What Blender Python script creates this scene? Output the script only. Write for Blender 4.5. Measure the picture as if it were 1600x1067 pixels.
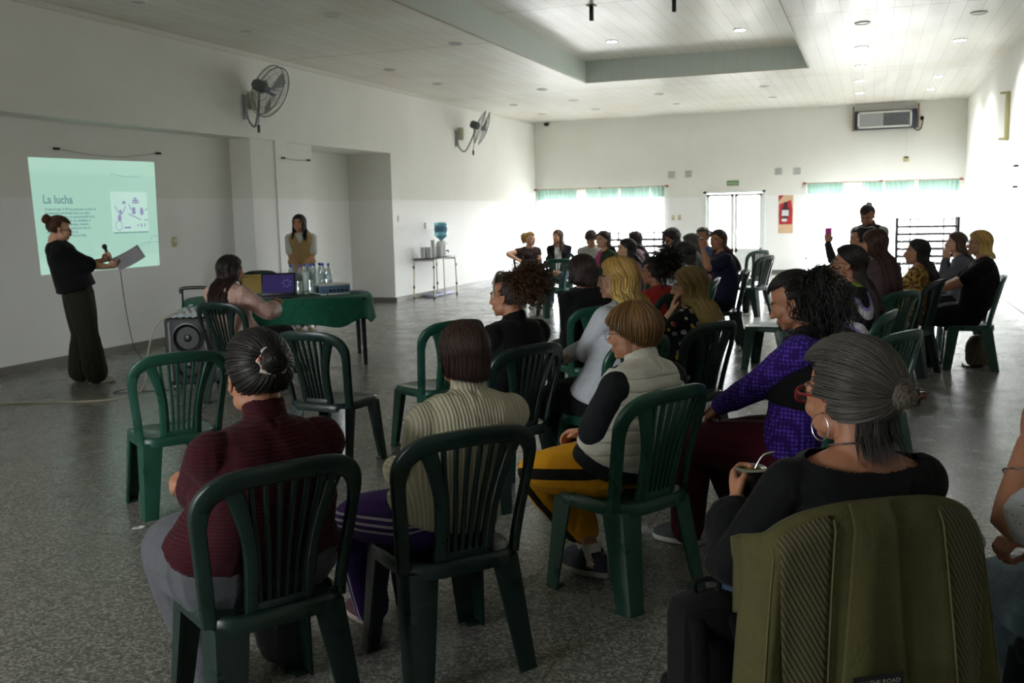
import bpy, bmesh, math, random
import numpy as np
from mathutils import Vector, Matrix
for _o in list(bpy.data.objects): bpy.data.objects.remove(_o)
SC = bpy.context.scene
COL = SC.collection
rnd = random.Random(7)
nr = np.random.RandomState(11)

# ------------------------------------------------------------------ camera, world, exposure
def camera():
    yaw, pitch, roll, f = 0.350939649, 0.12955084, -0.02284139, 1533.6
    cy, sy, cp, sp = math.cos(yaw), math.sin(yaw), math.cos(pitch), math.sin(pitch)
    fw = Vector((-sy*cp, cy*cp, -sp)); r = Vector((cy, sy, 0)); u = r.cross(fw)
    c, s = math.cos(roll), math.sin(roll)
    r2 = c*r + s*u; u2 = -s*r + c*u
    cam = bpy.data.cameras.new('camera'); o = bpy.data.objects.new('camera', cam); COL.objects.link(o)
    m = Matrix((r2, u2, -fw)).transposed().to_4x4(); m.translation = (0, 0, 1.6)
    o.matrix_world = m
    cam.sensor_width = 23.5; cam.lens = f/1600*23.5; cam.clip_end = 200; cam.clip_start = .05
    cam.dof.use_dof = True; cam.dof.focus_distance = 3.6; cam.dof.aperture_fstop = 4.0
    SC.camera = o
camera()
SC.view_settings.view_transform = 'Standard'; SC.view_settings.look = 'None'
SC.view_settings.gamma = 1; SC.view_settings.use_curve_mapping = False
SC.view_settings.exposure = 1.4
SC.cycles.diffuse_bounces = 8
W = bpy.data.worlds.new('daylight'); SC.world = W; W.use_nodes = True
_b = W.node_tree.nodes['Background']; _b.inputs[0].default_value = (.93, .97, 1, 1); _b.inputs[1].default_value = 12.0
_n = W.node_tree.nodes; _g = _n.new('ShaderNodeTexCoord'); _sx = _n.new('ShaderNodeSeparateXYZ'); _r = _n.new('ShaderNodeValToRGB')   # overcast sky over pale paving
W.node_tree.links.new(_g.outputs['Generated'], _sx.inputs[0]); W.node_tree.links.new(_sx.outputs[2], _r.inputs[0])
_r.color_ramp.elements[0].position = 0; _r.color_ramp.elements[0].color = (.40, .40, .38, 1); _r.color_ramp.elements[1].position = .04; _r.color_ramp.elements[1].color = (.93, .97, 1, 1)
W.node_tree.links.new(_r.outputs[0], _b.inputs[0])

# ------------------------------------------------------------------ helpers
def tag(o, label=None, cat=None, group=None, kind=None):
    if label: o['label'] = label
    if cat: o['category'] = cat
    if group: o['group'] = group
    if kind: o['kind'] = kind
    return o
def empty(name, loc=(0,0,0), rz=0, label=None, cat=None, group=None):
    o = bpy.data.objects.new(name, None); COL.objects.link(o); o.empty_display_size = .1
    o.location = loc; o.rotation_euler = (0, 0, rz)
    return tag(o, label, cat, group)
class MB:
    """collects shapes, builds one mesh object"""
    def __init__(s): s.v = []; s.f = []; s.mi = []; s.cur = 0
    def add(s, vs, fs, M=None):
        n = len(s.v)
        if M is not None: vs = [tuple(M @ Vector(v)) for v in vs]
        s.v += [tuple(v) for v in vs]; s.f += [tuple(i+n for i in f) for f in fs]; s.mi += [s.cur]*len(fs)
        return s
    def box(s, c, d, M=None, bev=0):
        x, y, z = c; a, b, h = d[0]/2, d[1]/2, d[2]/2
        if bev:
            bm = bmesh.new(); bmesh.ops.create_cube(bm, size=1)
            for v in bm.verts: v.co = Vector((v.co.x*d[0], v.co.y*d[1], v.co.z*d[2]))
            bmesh.ops.bevel(bm, geom=list(bm.edges), offset=min(bev, .49*min(d)), segments=2, profile=.5, affect='EDGES')
            bm.verts.ensure_lookup_table()
            vs = [tuple(v.co+Vector(c)) for v in bm.verts]; fs = [[v.index for v in f.verts] for f in bm.faces]; bm.free()
            return s.add(vs, fs, M)
        vs = [(x+i*a, y+j*b, z+k*h) for k in (-1, 1) for j in (-1, 1) for i in (-1, 1)]
        return s.add(vs, [(0,2,3,1),(4,5,7,6),(0,1,5,4),(2,6,7,3),(0,4,6,2),(1,3,7,5)], M)
    def tube(s, pts, r, n=8, closed=False, cap=True, M=None, up=None, sec=None):
        """sweep: r = number / list / list of (rx, ry); sec: custom section points"""
        P = [Vector(p) for p in pts]; K = len(P)
        R = r if isinstance(r, (list, tuple)) else [r]*K
        vs = []; fs = []; prev = Vector(up) if up else None
        for i in range(K):
            if closed: t = P[(i+1) % K]-P[i-1]
            else: t = P[min(i+1, K-1)]-P[max(i-1, 0)]
            t.normalize()
            if prev is None: prev = Vector((0,0,1)) if abs(t.z) < .9 else Vector((1,0,0))
            if up is not None and abs(Vector(up).normalized().dot(t)) < .97: prev = Vector(up)
            b = prev.cross(t)
            if b.length < 1e-6: b = Vector((1,0,0)).cross(t)
            b.normalize(); nn = t.cross(b); prev = nn
            rx, ry = R[i] if isinstance(R[i], (tuple, list)) else (R[i], R[i])
            if sec: ss = sec
            else: ss = [(math.cos(2*math.pi*k/n), math.sin(2*math.pi*k/n)) for k in range(n)]
            for a, c in ss: vs.append(P[i]+b*(a*rx)+nn*(c*ry))
        m = len(sec) if sec else n
        for i in range(K if closed else K-1):
            for k in range(m):
                j = (i+1) % K
                fs.append((i*m+k, i*m+(k+1) % m, j*m+(k+1) % m, j*m+k))
        if cap and not closed:
            fs.append(tuple(reversed(range(m)))); fs.append(tuple((K-1)*m+k for k in range(m)))
        return s.add(vs, fs, M)
    def lathe(s, prof, n=24, M=None, c=(0,0,0)):
        vs = []; fs = []
        for (r, z) in prof:
            for k in range(n):
                a = 2*math.pi*k/n; vs.append((c[0]+r*math.cos(a), c[1]+r*math.sin(a), c[2]+z))
        for i in range(len(prof)-1):
            for k in range(n): fs.append((i*n+k, i*n+(k+1) % n, (i+1)*n+(k+1) % n, (i+1)*n+k))
        fs.append(tuple(reversed(range(n)))); fs.append(tuple((len(prof)-1)*n+k for k in range(n)))
        return s.add(vs, fs, M)
    def ell(s, c, r, M=None, n=16, m=10):
        vs = [(c[0], c[1], c[2]+r[2])]; fs = []
        for i in range(1, m):
            t = math.pi*i/m
            for k in range(n):
                a = 2*math.pi*k/n
                vs.append((c[0]+r[0]*math.sin(t)*math.cos(a), c[1]+r[1]*math.sin(t)*math.sin(a), c[2]+r[2]*math.cos(t)))
        vs.append((c[0], c[1], c[2]-r[2])); L = len(vs)-1
        for k in range(n): fs.append((0, 1+k, 1+(k+1) % n)); fs.append((L, 1+(m-2)*n+(k+1) % n, 1+(m-2)*n+k))
        for i in range(m-2):
            for k in range(n):
                a = 1+i*n; fs.append((a+k, a+n+k, a+n+(k+1) % n, a+(k+1) % n))
        return s.add(vs, fs, M)
    def prism(s, poly, z0, z1, M=None):
        n = len(poly)
        vs = [(x, y, z0) for x, y in poly]+[(x, y, z1) for x, y in poly]
        fs = [tuple(reversed(range(n))), tuple(range(n, 2*n))]+[(i, (i+1) % n, n+(i+1) % n, n+i) for i in range(n)]
        return s.add(vs, fs, M)
    def mesh(s, name, mats, smooth=True, ang=40):
        me = bpy.data.meshes.new(name); me.from_pydata([tuple(v) for v in s.v], [], s.f)
        for m in (mats if isinstance(mats, (list, tuple)) else [mats]): me.materials.append(m)
        me.polygons.foreach_set('material_index', s.mi)
        if smooth:
            me.polygons.foreach_set('use_smooth', [True]*len(s.f))
            me.update()
            if ang < 180: me.set_sharp_from_angle(angle=math.radians(ang))
        me.update(); return me
    def build(s, name, mats, parent=None, smooth=True, ang=40, loc=None, rz=0):
        o = bpy.data.objects.new(name, s.mesh(name, mats, smooth, ang)); COL.objects.link(o)
        if parent is not None: o.parent = parent
        if loc is not None: o.location = loc; o.rotation_euler = (0, 0, rz)
        return o
def link_mesh(name, me, parent=None):
    o = bpy.data.objects.new(name, me); COL.objects.link(o)
    if parent is not None: o.parent = parent
    return o
def bez(pts, n=8):
    """catmull-rom through points"""
    P = [np.array(p, float) for p in pts]; out = []
    Q = [2*P[0]-P[1]]+P+[2*P[-1]-P[-2]]
    for i in range(len(P)-1):
        a, b, c, d = Q[i:i+4]
        for k in range(n):
            t = k/n; out.append(tuple(.5*((2*b)+(c-a)*t+(2*a-5*b+4*c-d)*t*t+(3*b-a-3*c+d)*t**3)))
    out.append(tuple(P[-1])); return out

# ------------------------------------------------------------------ materials
def srgb(h):
    if isinstance(h, str):
        h = h.lstrip('#'); c = [int(h[i:i+2], 16)/255 for i in (0, 2, 4)]
    else: c = [x/255 for x in h]
    return tuple(x/12.92 if x <= .04045 else ((x+.055)/1.055)**2.4 for x in c)+(1,)
_M = {}
class NT:
    def __init__(s, name, color, rough=.5, metal=0, spec=.5, **k):
        s.m = bpy.data.materials.new(name); s.m.use_nodes = True; s.t = s.m.node_tree
        s.b = s.t.nodes['Principled BSDF']
        s.b.inputs['Base Color'].default_value = srgb(color) if not isinstance(color, tuple) or len(color) != 4 else color
        s.b.inputs['Roughness'].default_value = rough; s.b.inputs['Metallic'].default_value = metal
        s.b.inputs['Specular IOR Level'].default_value = spec
        for a, v in k.items(): s.b.inputs[a].default_value = v
        s.co = None
    def n(s, typ, **k):
        x = s.t.nodes.new(typ)
        for a, v in k.items():
            if hasattr(x, a) and not (a in x.inputs): setattr(x, a, v)
            else: x.inputs[a].default_value = v
        return x
    def l(s, a, b): s.t.links.new(a, b)
    def coord(s, kind='Object', scale=(1,1,1), rot=(0,0,0)):
        c = s.n('ShaderNodeTexCoord'); m = s.n('ShaderNodeMapping'); m.inputs['Scale'].default_value = scale
        m.inputs['Rotation'].default_value = rot
        s.l(c.outputs[kind], m.inputs[0]); return m.outputs[0]
    def attr(s, name):
        a = s.n('ShaderNodeAttribute'); a.attribute_name = name; return a
    def noise(s, vec, scale=5, detail=3, rough=.5, dist=0):
        x = s.n('ShaderNodeTexNoise'); x.inputs['Scale'].default_value = scale; x.inputs['Detail'].default_value = detail
        x.inputs['Roughness'].default_value = rough; x.inputs['Distortion'].default_value = dist
        s.l(vec, x.inputs['Vector']); return x.outputs['Fac']
    def ramp(s, fac, stops, interp='LINEAR'):
        r = s.n('ShaderNodeValToRGB'); e = r.color_ramp; e.interpolation = interp
        while len(e.elements) < len(stops): e.elements.new(.5)
        for el, (p, c) in zip(e.elements, stops):
            el.position = p; el.color = c if isinstance(c, tuple) and len(c) == 4 else srgb(c)
        s.l(fac, r.inputs[0]); return r.outputs[0]
    def mix(s, fac, a, b, mode='MIX'):
        x = s.n('ShaderNodeMix'); x.data_type = 'RGBA'; x.blend_type = mode
        for sock, v in ((x.inputs[0], fac), (x.inputs[6], a), (x.inputs[7], b)):
            if hasattr(v, 'is_linked'): s.l(v, sock)
            elif isinstance(v, (int, float)): sock.default_value = v
            else: sock.default_value = v if isinstance(v, tuple) and len(v) == 4 else srgb(v)
        return x.outputs[2]
    def math(s, op, a, b=None, c=None):
        x = s.n('ShaderNodeMath'); x.operation = op
        for i, v in enumerate((a, b, c)):
            if v is None: continue
            if hasattr(v, 'is_linked'): s.l(v, x.inputs[i])
            else: x.inputs[i].default_value = v
        return x.outputs[0]
    def col(s, o): s.l(o, s.b.inputs['Base Color']); return s
    def bump(s, h, strength=.3, dist=.005):
        x = s.n('ShaderNodeBump'); x.inputs['Strength'].default_value = strength; x.inputs['Distance'].default_value = dist
        s.l(h, x.inputs['Height']); s.l(x.outputs[0], s.b.inputs['Normal']); return s
def mat(name, color, rough=.5, metal=0, spec=.5, var=.06, nscale=30, bump=0, **k):
    """plain material with slight procedural mottling"""
    key = (name,)
    if key in _M: return _M[key]
    t = NT(name, color, rough, metal, spec, **k)
    v = t.coord(); n = t.noise(v, nscale, 3)
    c = srgb(color); lo = tuple(x*(1-var) for x in c[:3])+(1,); hi = tuple(min(1, x*(1+var)) for x in c[:3])+(1,)
    t.col(t.ramp(n, [(.3, lo), (.7, hi)]))
    if bump: t.bump(n, bump, .003)
    _M[key] = t.m; return t.m
def cloth(name, color, rough=.85, weave=900, folds=.25, var=.12):
    t = NT(name, color, rough, 0, .2)
    v = t.coord(); n = t.noise(v, 14, 4, .6, .5); w = t.noise(v, weave/4, 2)
    c = srgb(color); lo = tuple(x*(1-var) for x in c[:3])+(1,); hi = tuple(min(1, x*(1+var)) for x in c[:3])+(1,)
    t.col(t.ramp(t.math('ADD', t.math('MULTIPLY', n, .5), t.math('MULTIPLY', w, .5)), [(.35, lo), (.65, hi)]))
    t.bump(t.math('ADD', n, t.math('MULTIPLY', w, .12)), folds, .02)
    t.b.inputs['Sheen Weight'].default_value = .04; t.b.inputs['Sheen Roughness'].default_value = .5
    return t
# ------------------------------------------------------------------ the room
XL, XR, YB, YF, H = -8.285, 1.98, 24.67, -3.2, 3.925
def paint(name, color, rough, mott=.04):
    t = NT(name, color, rough, 0, .35)
    v = t.coord('Object'); n = t.noise(v, 1.3, 5, .6); n2 = t.noise(v, 60, 3)
    c = srgb(color); lo = tuple(x*(1-mott) for x in c[:3])+(1,)
    t.col(t.ramp(n, [(.35, lo), (.65, c)])); t.bump(n2, .12, .002)
    return t
WALL_UP = '#c3c2b9'; WALL_LO = '#dcdcd8'
def wall_material():
    """matt upper paint, satin brighter dado paint up to 1.9 m, thin wear"""
    t = NT('wall_paint', WALL_UP, .7, 0, .3)
    g = t.n('ShaderNodeNewGeometry'); sx = t.n('ShaderNodeSeparateXYZ'); t.l(g.outputs['Position'], sx.inputs[0])
    low = t.math('LESS_THAN', sx.outputs[2], 1.9)
    v = t.coord('Object'); n = t.noise(v, .9, 6, .6); n2 = t.noise(v, 70, 3)
    up = t.ramp(n, [(.3, '#dbdad2'), (.7, '#e2e1db')]); lo = t.ramp(n, [(.3, '#e4e4e1'), (.7, '#eaeae8')])
    t.col(t.mix(low, up, lo))
    t.l(t.math('SUBTRACT', .75, t.math('MULTIPLY', low, .2)), t.b.inputs['Roughness'])
    t.bump(n2, .1, .002); return t.m
MW = wall_material()
MCEIL = None
def ceil_material():
    t = NT('ceiling_planks', '#c9c4b8', .3, 0, .25)
    g = t.n('ShaderNodeNewGeometry'); sx = t.n('ShaderNodeSeparateXYZ'); t.l(g.outputs['Position'], sx.inputs[0])
    fx = t.math('FRACT', t.math('DIVIDE', t.math('ADD', sx.outputs[0], 20), .2))
    seam = t.math('LESS_THAN', fx, .035)
    fy = t.math('FRACT', t.math('DIVIDE', t.math('ADD', sx.outputs[1], 40.2), 5.9)); seam2 = t.math('LESS_THAN', fy, .006)
    pid = t.math('FLOOR', t.math('DIVIDE', t.math('ADD', sx.outputs[0], 20), .2))
    wn = t.n('ShaderNodeTexWhiteNoise'); wn.noise_dimensions = '1D'; t.l(pid, wn.inputs['W'])
    v = t.coord('Object'); n = t.noise(v, .45, 3, .5, .4); st = t.ramp(n, [(.3, '#cfc8b8'), (.5, '#dbd8ce'), (.7, '#e1dfd9')])
    c = t.mix(t.math('MULTIPLY', wn.outputs[0], .25), st, '#bfbcb4')
    c = t.mix(t.math('MULTIPLY', t.math('MAXIMUM', seam, seam2), .55), c, '#6f6b60')
    t.col(c)
    n3 = t.noise(t.coord('Object', (3, .6, 1)), 1.5, 3)
    t.l(t.ramp(n3, [(.35, (.30,.30,.30,1)), (.7, (.38,.38,.38,1))]), t.b.inputs['Roughness'])
    t.bump(t.math('SUBTRACT', t.math('MULTIPLY', n3, .12), t.math('MULTIPLY', seam, .6)), .15, .006); return t.m
MCEIL = ceil_material()
def floor_material():
    t = NT('polished_granite_tiles', '#77766f', .2, 0, .22)
    v = t.coord('Object')
    vo = t.n('ShaderNodeTexVoronoi'); vo.inputs['Scale'].default_value = 95; t.l(v, vo.inputs['Vector'])
    wn = t.n('ShaderNodeSeparateColor'); t.l(vo.outputs['Color'], wn.inputs[0])
    sp = t.ramp(wn.outputs[0], [(0, '#35352f'), (.28, '#55554f'), (.55, '#7f7e76'), (.8, '#a3a298'), (1, '#c4c3ba')])
    n = t.noise(v, 260, 2); sp = t.mix(.35, sp, t.ramp(n, [(.35, '#3c3c38'), (.65, '#a9a8a0')]))
    big = t.noise(v, .6, 3); sp = t.mix(.25, sp, t.ramp(big, [(.3, '#6a6a64'), (.7, '#8a8a83')]))
    sx = t.n('ShaderNodeSeparateXYZ'); t.l(v, sx.inputs[0])
    fx = t.math('FRACT', t.math('DIVIDE', t.math('ADD', sx.outputs[0], 20.03), .3333)); fy = t.math('FRACT', t.math('DIVIDE', t.math('ADD', sx.outputs[1], 20.1), .3333))
    j = t.math('MAXIMUM', t.math('LESS_THAN', fx, .012), t.math('LESS_THAN', fy, .012))
    t.col(t.mix(t.math('MULTIPLY', j, .6), sp, '#3b3a36'))
    n3 = t.noise(v, 3, 4)
    t.l(t.ramp(n3, [(.3, (.20,.20,.20,1)), (.7, (.30,.30,.30,1))]), t.b.inputs['Roughness'])
    t.bump(t.noise(v, 5, 2), .04, .01); return t.m
MFLOOR = floor_material()
def struct(name, mb, m, parent=None, **k):
    o = mb.build(name, m, parent, smooth=k.pop('smooth', False))
    if parent is None: o['kind'] = 'structure'
    return o
struct('floor', MB().box(((XL+XR)/2-.7, (YB+YF)/2, -.05), (XR-XL+3, YB-YF+1, .1)), MFLOOR)
# ceiling with raised tray  (tray: x -4.93..-1.03, y 3..17.65, 0.37 higher)
TX0, TX1, TY0, TY1, TH = -4.93, -1.03, 4.2, 17.66, 4.30
c = MB()
for (x0, x1, y0, y1) in ((XL-.6, TX0, YF-.2, YB+.2), (TX1, XR+.2, YF-.2, YB+.2), (TX0, TX1, YF-.2, TY0), (TX0, TX1, TY1, YB+.2)):
    c.box(((x0+x1)/2, (y0+y1)/2, H+.03), (x1-x0, y1-y0, .06))
c.box(((TX0+TX1)/2, (TY0+TY1)/2, TH+.03), (TX1-TX0+.2, TY1-TY0+.2, .06))
struct('ceiling', c, MCEIL)
tr = NT('tray_side_panels', '#aeb5ae', .4); v = tr.coord('Object'); sx = tr.n('ShaderNodeSeparateXYZ'); tr.l(v, sx.inputs[0])
fx = tr.math('FRACT', tr.math('DIVIDE', tr.math('ADD', tr.math('ADD', sx.outputs[0], sx.outputs[1]), 40), .2))
tr.col(tr.mix(tr.math('MULTIPLY', tr.math('LESS_THAN', fx, .03), .3), '#c3cbc4', '#8b8f88'))
c = MB()
for (x, y, a, b) in ((TX0+.011, (TY0+TY1)/2, .02, TY1-TY0), (TX1-.011, (TY0+TY1)/2, .02, TY1-TY0), ((TX0+TX1)/2, TY0+.011, TX1-TX0, .02), ((TX0+TX1)/2, TY1-.011, TX1-TX0, .02)):
    c.box((x, y, (H+TH)/2), (a, b, TH-H))
struct('trim_1', c, tr.m)
c = MB(); e = .008
for (x, y, a, b) in ((TX0, (TY0+TY1)/2, e, TY1-TY0), (TX1, (TY0+TY1)/2, e, TY1-TY0), ((TX0+TX1)/2, TY1, TX1-TX0, e)):
    c.box((x, y, H-.004), (a, b, .012))
struct('trim_2', c, mat('rusty_edge_trim', '#a89a78', .6))
# left wall: main plane x=XL ; niche y<12.05 deep .37 (beam above 2.74) ; opening 12.98-16.38
w = MB()
def wb(x0, x1, y0, y1, z0, z1): w.box(((x0+x1)/2, (y0+y1)/2, (z0+z1)/2), (x1-x0, y1-y0, z1-z0))
ZL = 2.745
wb(XL-.9, XL, YF, YB+.1, ZL, H+.05)             # beam over niche and everything above
wb(XL-.9, -8.655, YF, 12.06, 0, ZL)              # niche back
wb(XL-.9, XL-.02, 12.06, 12.66, 0, ZL)           # pillar, slightly recessed
wb(XL-.9, XL, 12.66, 12.98, 0, ZL)
wb(XL-.9, XL-.045, 12.98, 13.74, 0, ZL)          # shallow recess
wb(XL-1.9, XL-.90, 13.6, 16.5, 0, H)             # back of the opening
wb(XL-.9, XL, 16.39, YB+.1, 0, ZL)
struct('wall_left', w, MW)
# opening lintel/soffit is the beam underside; baseboards
MBASE = mat('granite_baseboard', '#6b675e', .35, var=.25, nscale=120)
b = MB()
b.box((-8.655+.012, (YF+12.06)/2, .05), (.024, 12.06-YF, .10)); b.box((XL-.02+.012, 12.36, .05), (.024, .6, .1)); b.box((XL+.012, 12.82, .05), (.024, .32, .1))
b.box((XL-.045+.012, 13.36, .05), (.024, .74, .1)); b.box((XL-.888, 15.06, .05), (.024, 2.66, .1)); b.box((XL-.45, 16.378, .05), (.9, .024, .1)); b.box((XL+.012, (16.39+YB)/2, .05), (.024, YB-16.39, .1))
struct('baseboard_left', b, MBASE)
w = MB()
RW = ()
def wr(y0, y1, z0, z1): w.box((XR+.1, (y0+y1)/2, (z0+z1)/2), (.2, y1-y0, z1-z0))
ys = [YF-.1]+[q for p_ in RW for q in p_]+[YB+.1]
for i in range(0, len(ys), 2): wr(ys[i], ys[i+1], 0, H+.05)
for a_, b_ in RW: wr(a_, b_, 0, 1.0); wr(a_, b_, 2.0, H+.05)
struct('wall_right', w, MW)
struct('baseboard_right', MB().box((XR-.012, (YF+YB)/2, .05), (.024, YB-YF, .1)), MBASE)
# rear wall behind the camera, with one added window for extra daylight
w = MB()
def wf(x0, x1, z0, z1): w.box(((x0+x1)/2, YF-.1, (z0+z1)/2), (x1-x0, .2, z1-z0))
wf(XL-.5, -7.9, 0, H); wf(-7.9, -4.4, 0, .9); wf(-7.9, -4.4, 2.7, H); wf(-4.4, XR+.2, 0, H)
struct('wall_front', w, MW)
# back wall with two window bays and the glazed double door
WIN = ((-8.18, -4.92, .12, 2.12), (-1.47, 1.86, .12, 2.1)); DOOR = (-3.9, -2.42, 0, 2.03)
w = MB(); T = .22
def wbk(x0, x1, z0, z1): w.box(((x0+x1)/2, YB+T/2, (z0+z1)/2), (x1-x0, T, z1-z0))
xs = [XL-.3, WIN[0][0], WIN[0][1], DOOR[0], DOOR[1], WIN[1][0], WIN[1][1], XR+.2]
wbk(xs[0], xs[1], 0, H); wbk(xs[2], xs[3], 0, H); wbk(xs[4], xs[5], 0, H); wbk(xs[6], xs[7], 0, H)
wbk(xs[1], xs[2], 0, .12); wbk(xs[1], xs[2], 2.12, H); wbk(xs[5], xs[6], 0, .12); wbk(xs[5], xs[6], 2.1, H); wbk(xs[3], xs[4], 2.03, H)
struct('wall_back', w, MW)
b = MB()
for a, d in ((XL, WIN[0][0]), (WIN[0][1], DOOR[0]), (DOOR[1], WIN[1][0])): b.box(((a+d)/2, YB-.012, .05), (d-a, .024, .1))
struct('baseboard_back', b, MBASE)
MFR = mat('white_window_frame', '#dfe2e0', .4)
MTHIN = mat('aluminium_glazing', '#c9cccb', .35)
g = NT('window_glass', '#ffffff', .02); gm = g.m
_t = g.t; _tr = _t.nodes.new('ShaderNodeBsdfTransparent'); _gl = _t.nodes.new('ShaderNodeBsdfGlossy'); _gl.inputs['Roughness'].default_value = .03
_mx = _t.nodes.new('ShaderNodeMixShader'); _mx.inputs[0].default_value = .06
g.l(_tr.outputs[0], _mx.inputs[1]); g.l(_gl.outputs[0], _mx.inputs[2]); g.l(_mx.outputs[0], _t.nodes['Material Output'].inputs[0])
def window(name, x0, x1, z0, z1, y, nx, face=-1):
    fr = MB(); e = .05
    for i in range(nx+1):
        x = x0+(x1-x0)*i/nx; fr.box((min(max(x, x0+e/2), x1-e/2), y, (z0+z1)/2), (e, .06, z1-z0))
    for z in (z0+e/2, z1-e/2): fr.box(((x0+x1)/2, y, z), (x1-x0, .06, e))
    o = fr.build(name, MFR, None, smooth=False); o['kind'] = 'structure'
    for i in range(nx):
        a = x0+(x1-x0)*i/nx; d = x0+(x1-x0)*(i+1)/nx
        MB().box(((a+d)/2, y+.005, (z0+z1)/2), (d-a-.03, .006, z1-z0-.06)).build('pane', gm, o, smooth=False)
    return o
window('window_1', WIN[0][0], WIN[0][1], .12, 2.12, YB+.12, 4)
window('window_2', WIN[1][0], WIN[1][1], .12, 2.1, YB+.12, 4)
window('window_3', -7.9, -4.4, .9, 2.7, YF-.1, 4)  # unseen window, added behind the camera to brighten the left wall
for k_, (a_, b_) in enumerate(RW):
    fr = MB(); n_ = 3
    for i in range(n_+1): fr.box((XR+.1, min(max(a_+(b_-a_)*i/n_, a_+.025), b_-.025), 1.5), (.06, .05, 1.0))
    for z in (1.025, 1.975): fr.box((XR+.1, (a_+b_)/2, z), (.06, b_-a_, .05))
    o_ = fr.build('window_%d' % (4+k_), MFR, None, smooth=False); o_['kind'] = 'structure'
    for i in range(n_): MB().box((XR+.105, a_+(b_-a_)*(i+.5)/n_, 1.5), (.006, (b_-a_)/n_-.05, .9)).build('pane', gm, o_, smooth=False)
# door: two glazed leaves with white bottom panels
d = MB(); x0, x1, _, z1 = DOOR
for x in (x0+.03, x1-.03): d.box((x, YB+.03, z1/2), (.07, .1, z1))
d.box(((x0+x1)/2, YB+.03, z1-.025), (x1-x0, .1, .06))
do = d.build('door_1', MFR, None, smooth=False); do['kind'] = 'structure'
for s, (a, bb) in enumerate(((x0+.06, (x0+x1)/2-.005), ((x0+x1)/2+.005, x1-.06))):
    L = MB(); e = .075
    for x in (a+e/2, bb-e/2): L.box((x, YB+.05, .99), (e, .05, 1.93))
    for z, hh in ((.08, .13), (.58, .09), (1.93, .07)): L.box(((a+bb)/2, YB+.05, z), (bb-a, .05, hh))
    L.box(((a+bb)/2, YB+.055, .34), (bb-a-.1, .03, .42))
    lo = L.build('door_leaf', MFR, do, smooth=False)
    MB().box(((a+bb)/2, YB+.06, 1.26), (bb-a-.12, .006, 1.3)).build('pane', gm, lo, smooth=False)
    if s: MB().box((a+.04, YB-.0, 1.02), (.03, .05, .14), bev=.01).build('handle', mat('steel_handle', '#d8d8d6', .3, 1), lo)
# light portals of the glazed openings (daylight sampling only)
def portal(x, z, wx, hz, y, rx):
    l = bpy.data.lights.new('daylight_portal', 'AREA'); l.shape = 'RECTANGLE'; l.size = wx; l.size_y = hz
    l.cycles.is_portal = True
    o = bpy.data.objects.new('daylight_portal', l); COL.objects.link(o); o.location = (x, y, z); o.rotation_euler = (rx, 0, 0)
for (a, d_, z0, z1_) in (WIN[0], WIN[1], DOOR): portal((a+d_)/2, (z0+z1_)/2, d_-a, z1_-z0, YB+.2, -math.pi/2)
portal(-6.15, 1.8, 3.5, 1.8, YF-.19, math.pi/2)
for a_, b_ in RW:
    portal((a_+b_)/2, 1.5, b_-a_, 1.0, 0, 0); o_ = COL.objects[-1]; o_.location = (XR+.19, (a_+b_)/2, 1.5); o_.rotation_euler = (math.pi/2, 0, math.pi/2)
# cornice strip at the left wall head
struct('trim_3', MB().box((XL+.015, (YF+YB)/2, H-.03), (.03, YB-YF, .06)), mat('cornice_paint', '#cfcdc3', .6))
# ------------------------------------------------------------------ green plastic chairs
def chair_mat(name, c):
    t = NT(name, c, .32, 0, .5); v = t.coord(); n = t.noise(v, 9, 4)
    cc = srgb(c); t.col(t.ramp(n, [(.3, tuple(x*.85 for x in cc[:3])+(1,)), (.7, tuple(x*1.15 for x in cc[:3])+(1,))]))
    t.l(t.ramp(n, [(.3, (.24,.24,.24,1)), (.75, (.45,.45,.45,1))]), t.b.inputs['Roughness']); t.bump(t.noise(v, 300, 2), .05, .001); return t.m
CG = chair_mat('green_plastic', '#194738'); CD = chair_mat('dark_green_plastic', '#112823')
def yb(u, z): return -.185-.115*max(0, (z-.42)/.46)**1.15+.75*u*u
def sweep_back(mb, pts, w, th=.02):
    """band lying in the curved back surface"""
    P = [(u, yb(u, z), z) for u, z in pts]; K = len(P); vs = []; fs = []
    for i in range(K):
        u, z = pts[i]; a = pts[max(i-1, 0)]; b = pts[min(i+1, K-1)]
        tu, tz = b[0]-a[0], b[1]-a[1]; L = math.hypot(tu, tz); nu, nz = -tz/L, tu/L
        ww = w[i] if isinstance(w, list) else w
        for k, (s, q) in enumerate(((-1, -1), (-1, 1), (1, 1), (1, -1), (.8, -1.5), (-.8, -1.5))):
            uu, zz = u+nu*s*ww/2, z+nz*s*ww/2
            vs.append((uu, yb(uu, zz)+q*th/2, zz))
    m = 6
    for i in range(K-1):
        for k in range(m): fs.append((i*m+k, i*m+(k+1) % m, (i+1)*m+(k+1) % m, (i+1)*m+k))
    fs.append(tuple(range(m))); fs.append(tuple(reversed([(K-1)*m+k for k in range(m)])))
    mb.add(vs, fs)
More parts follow.
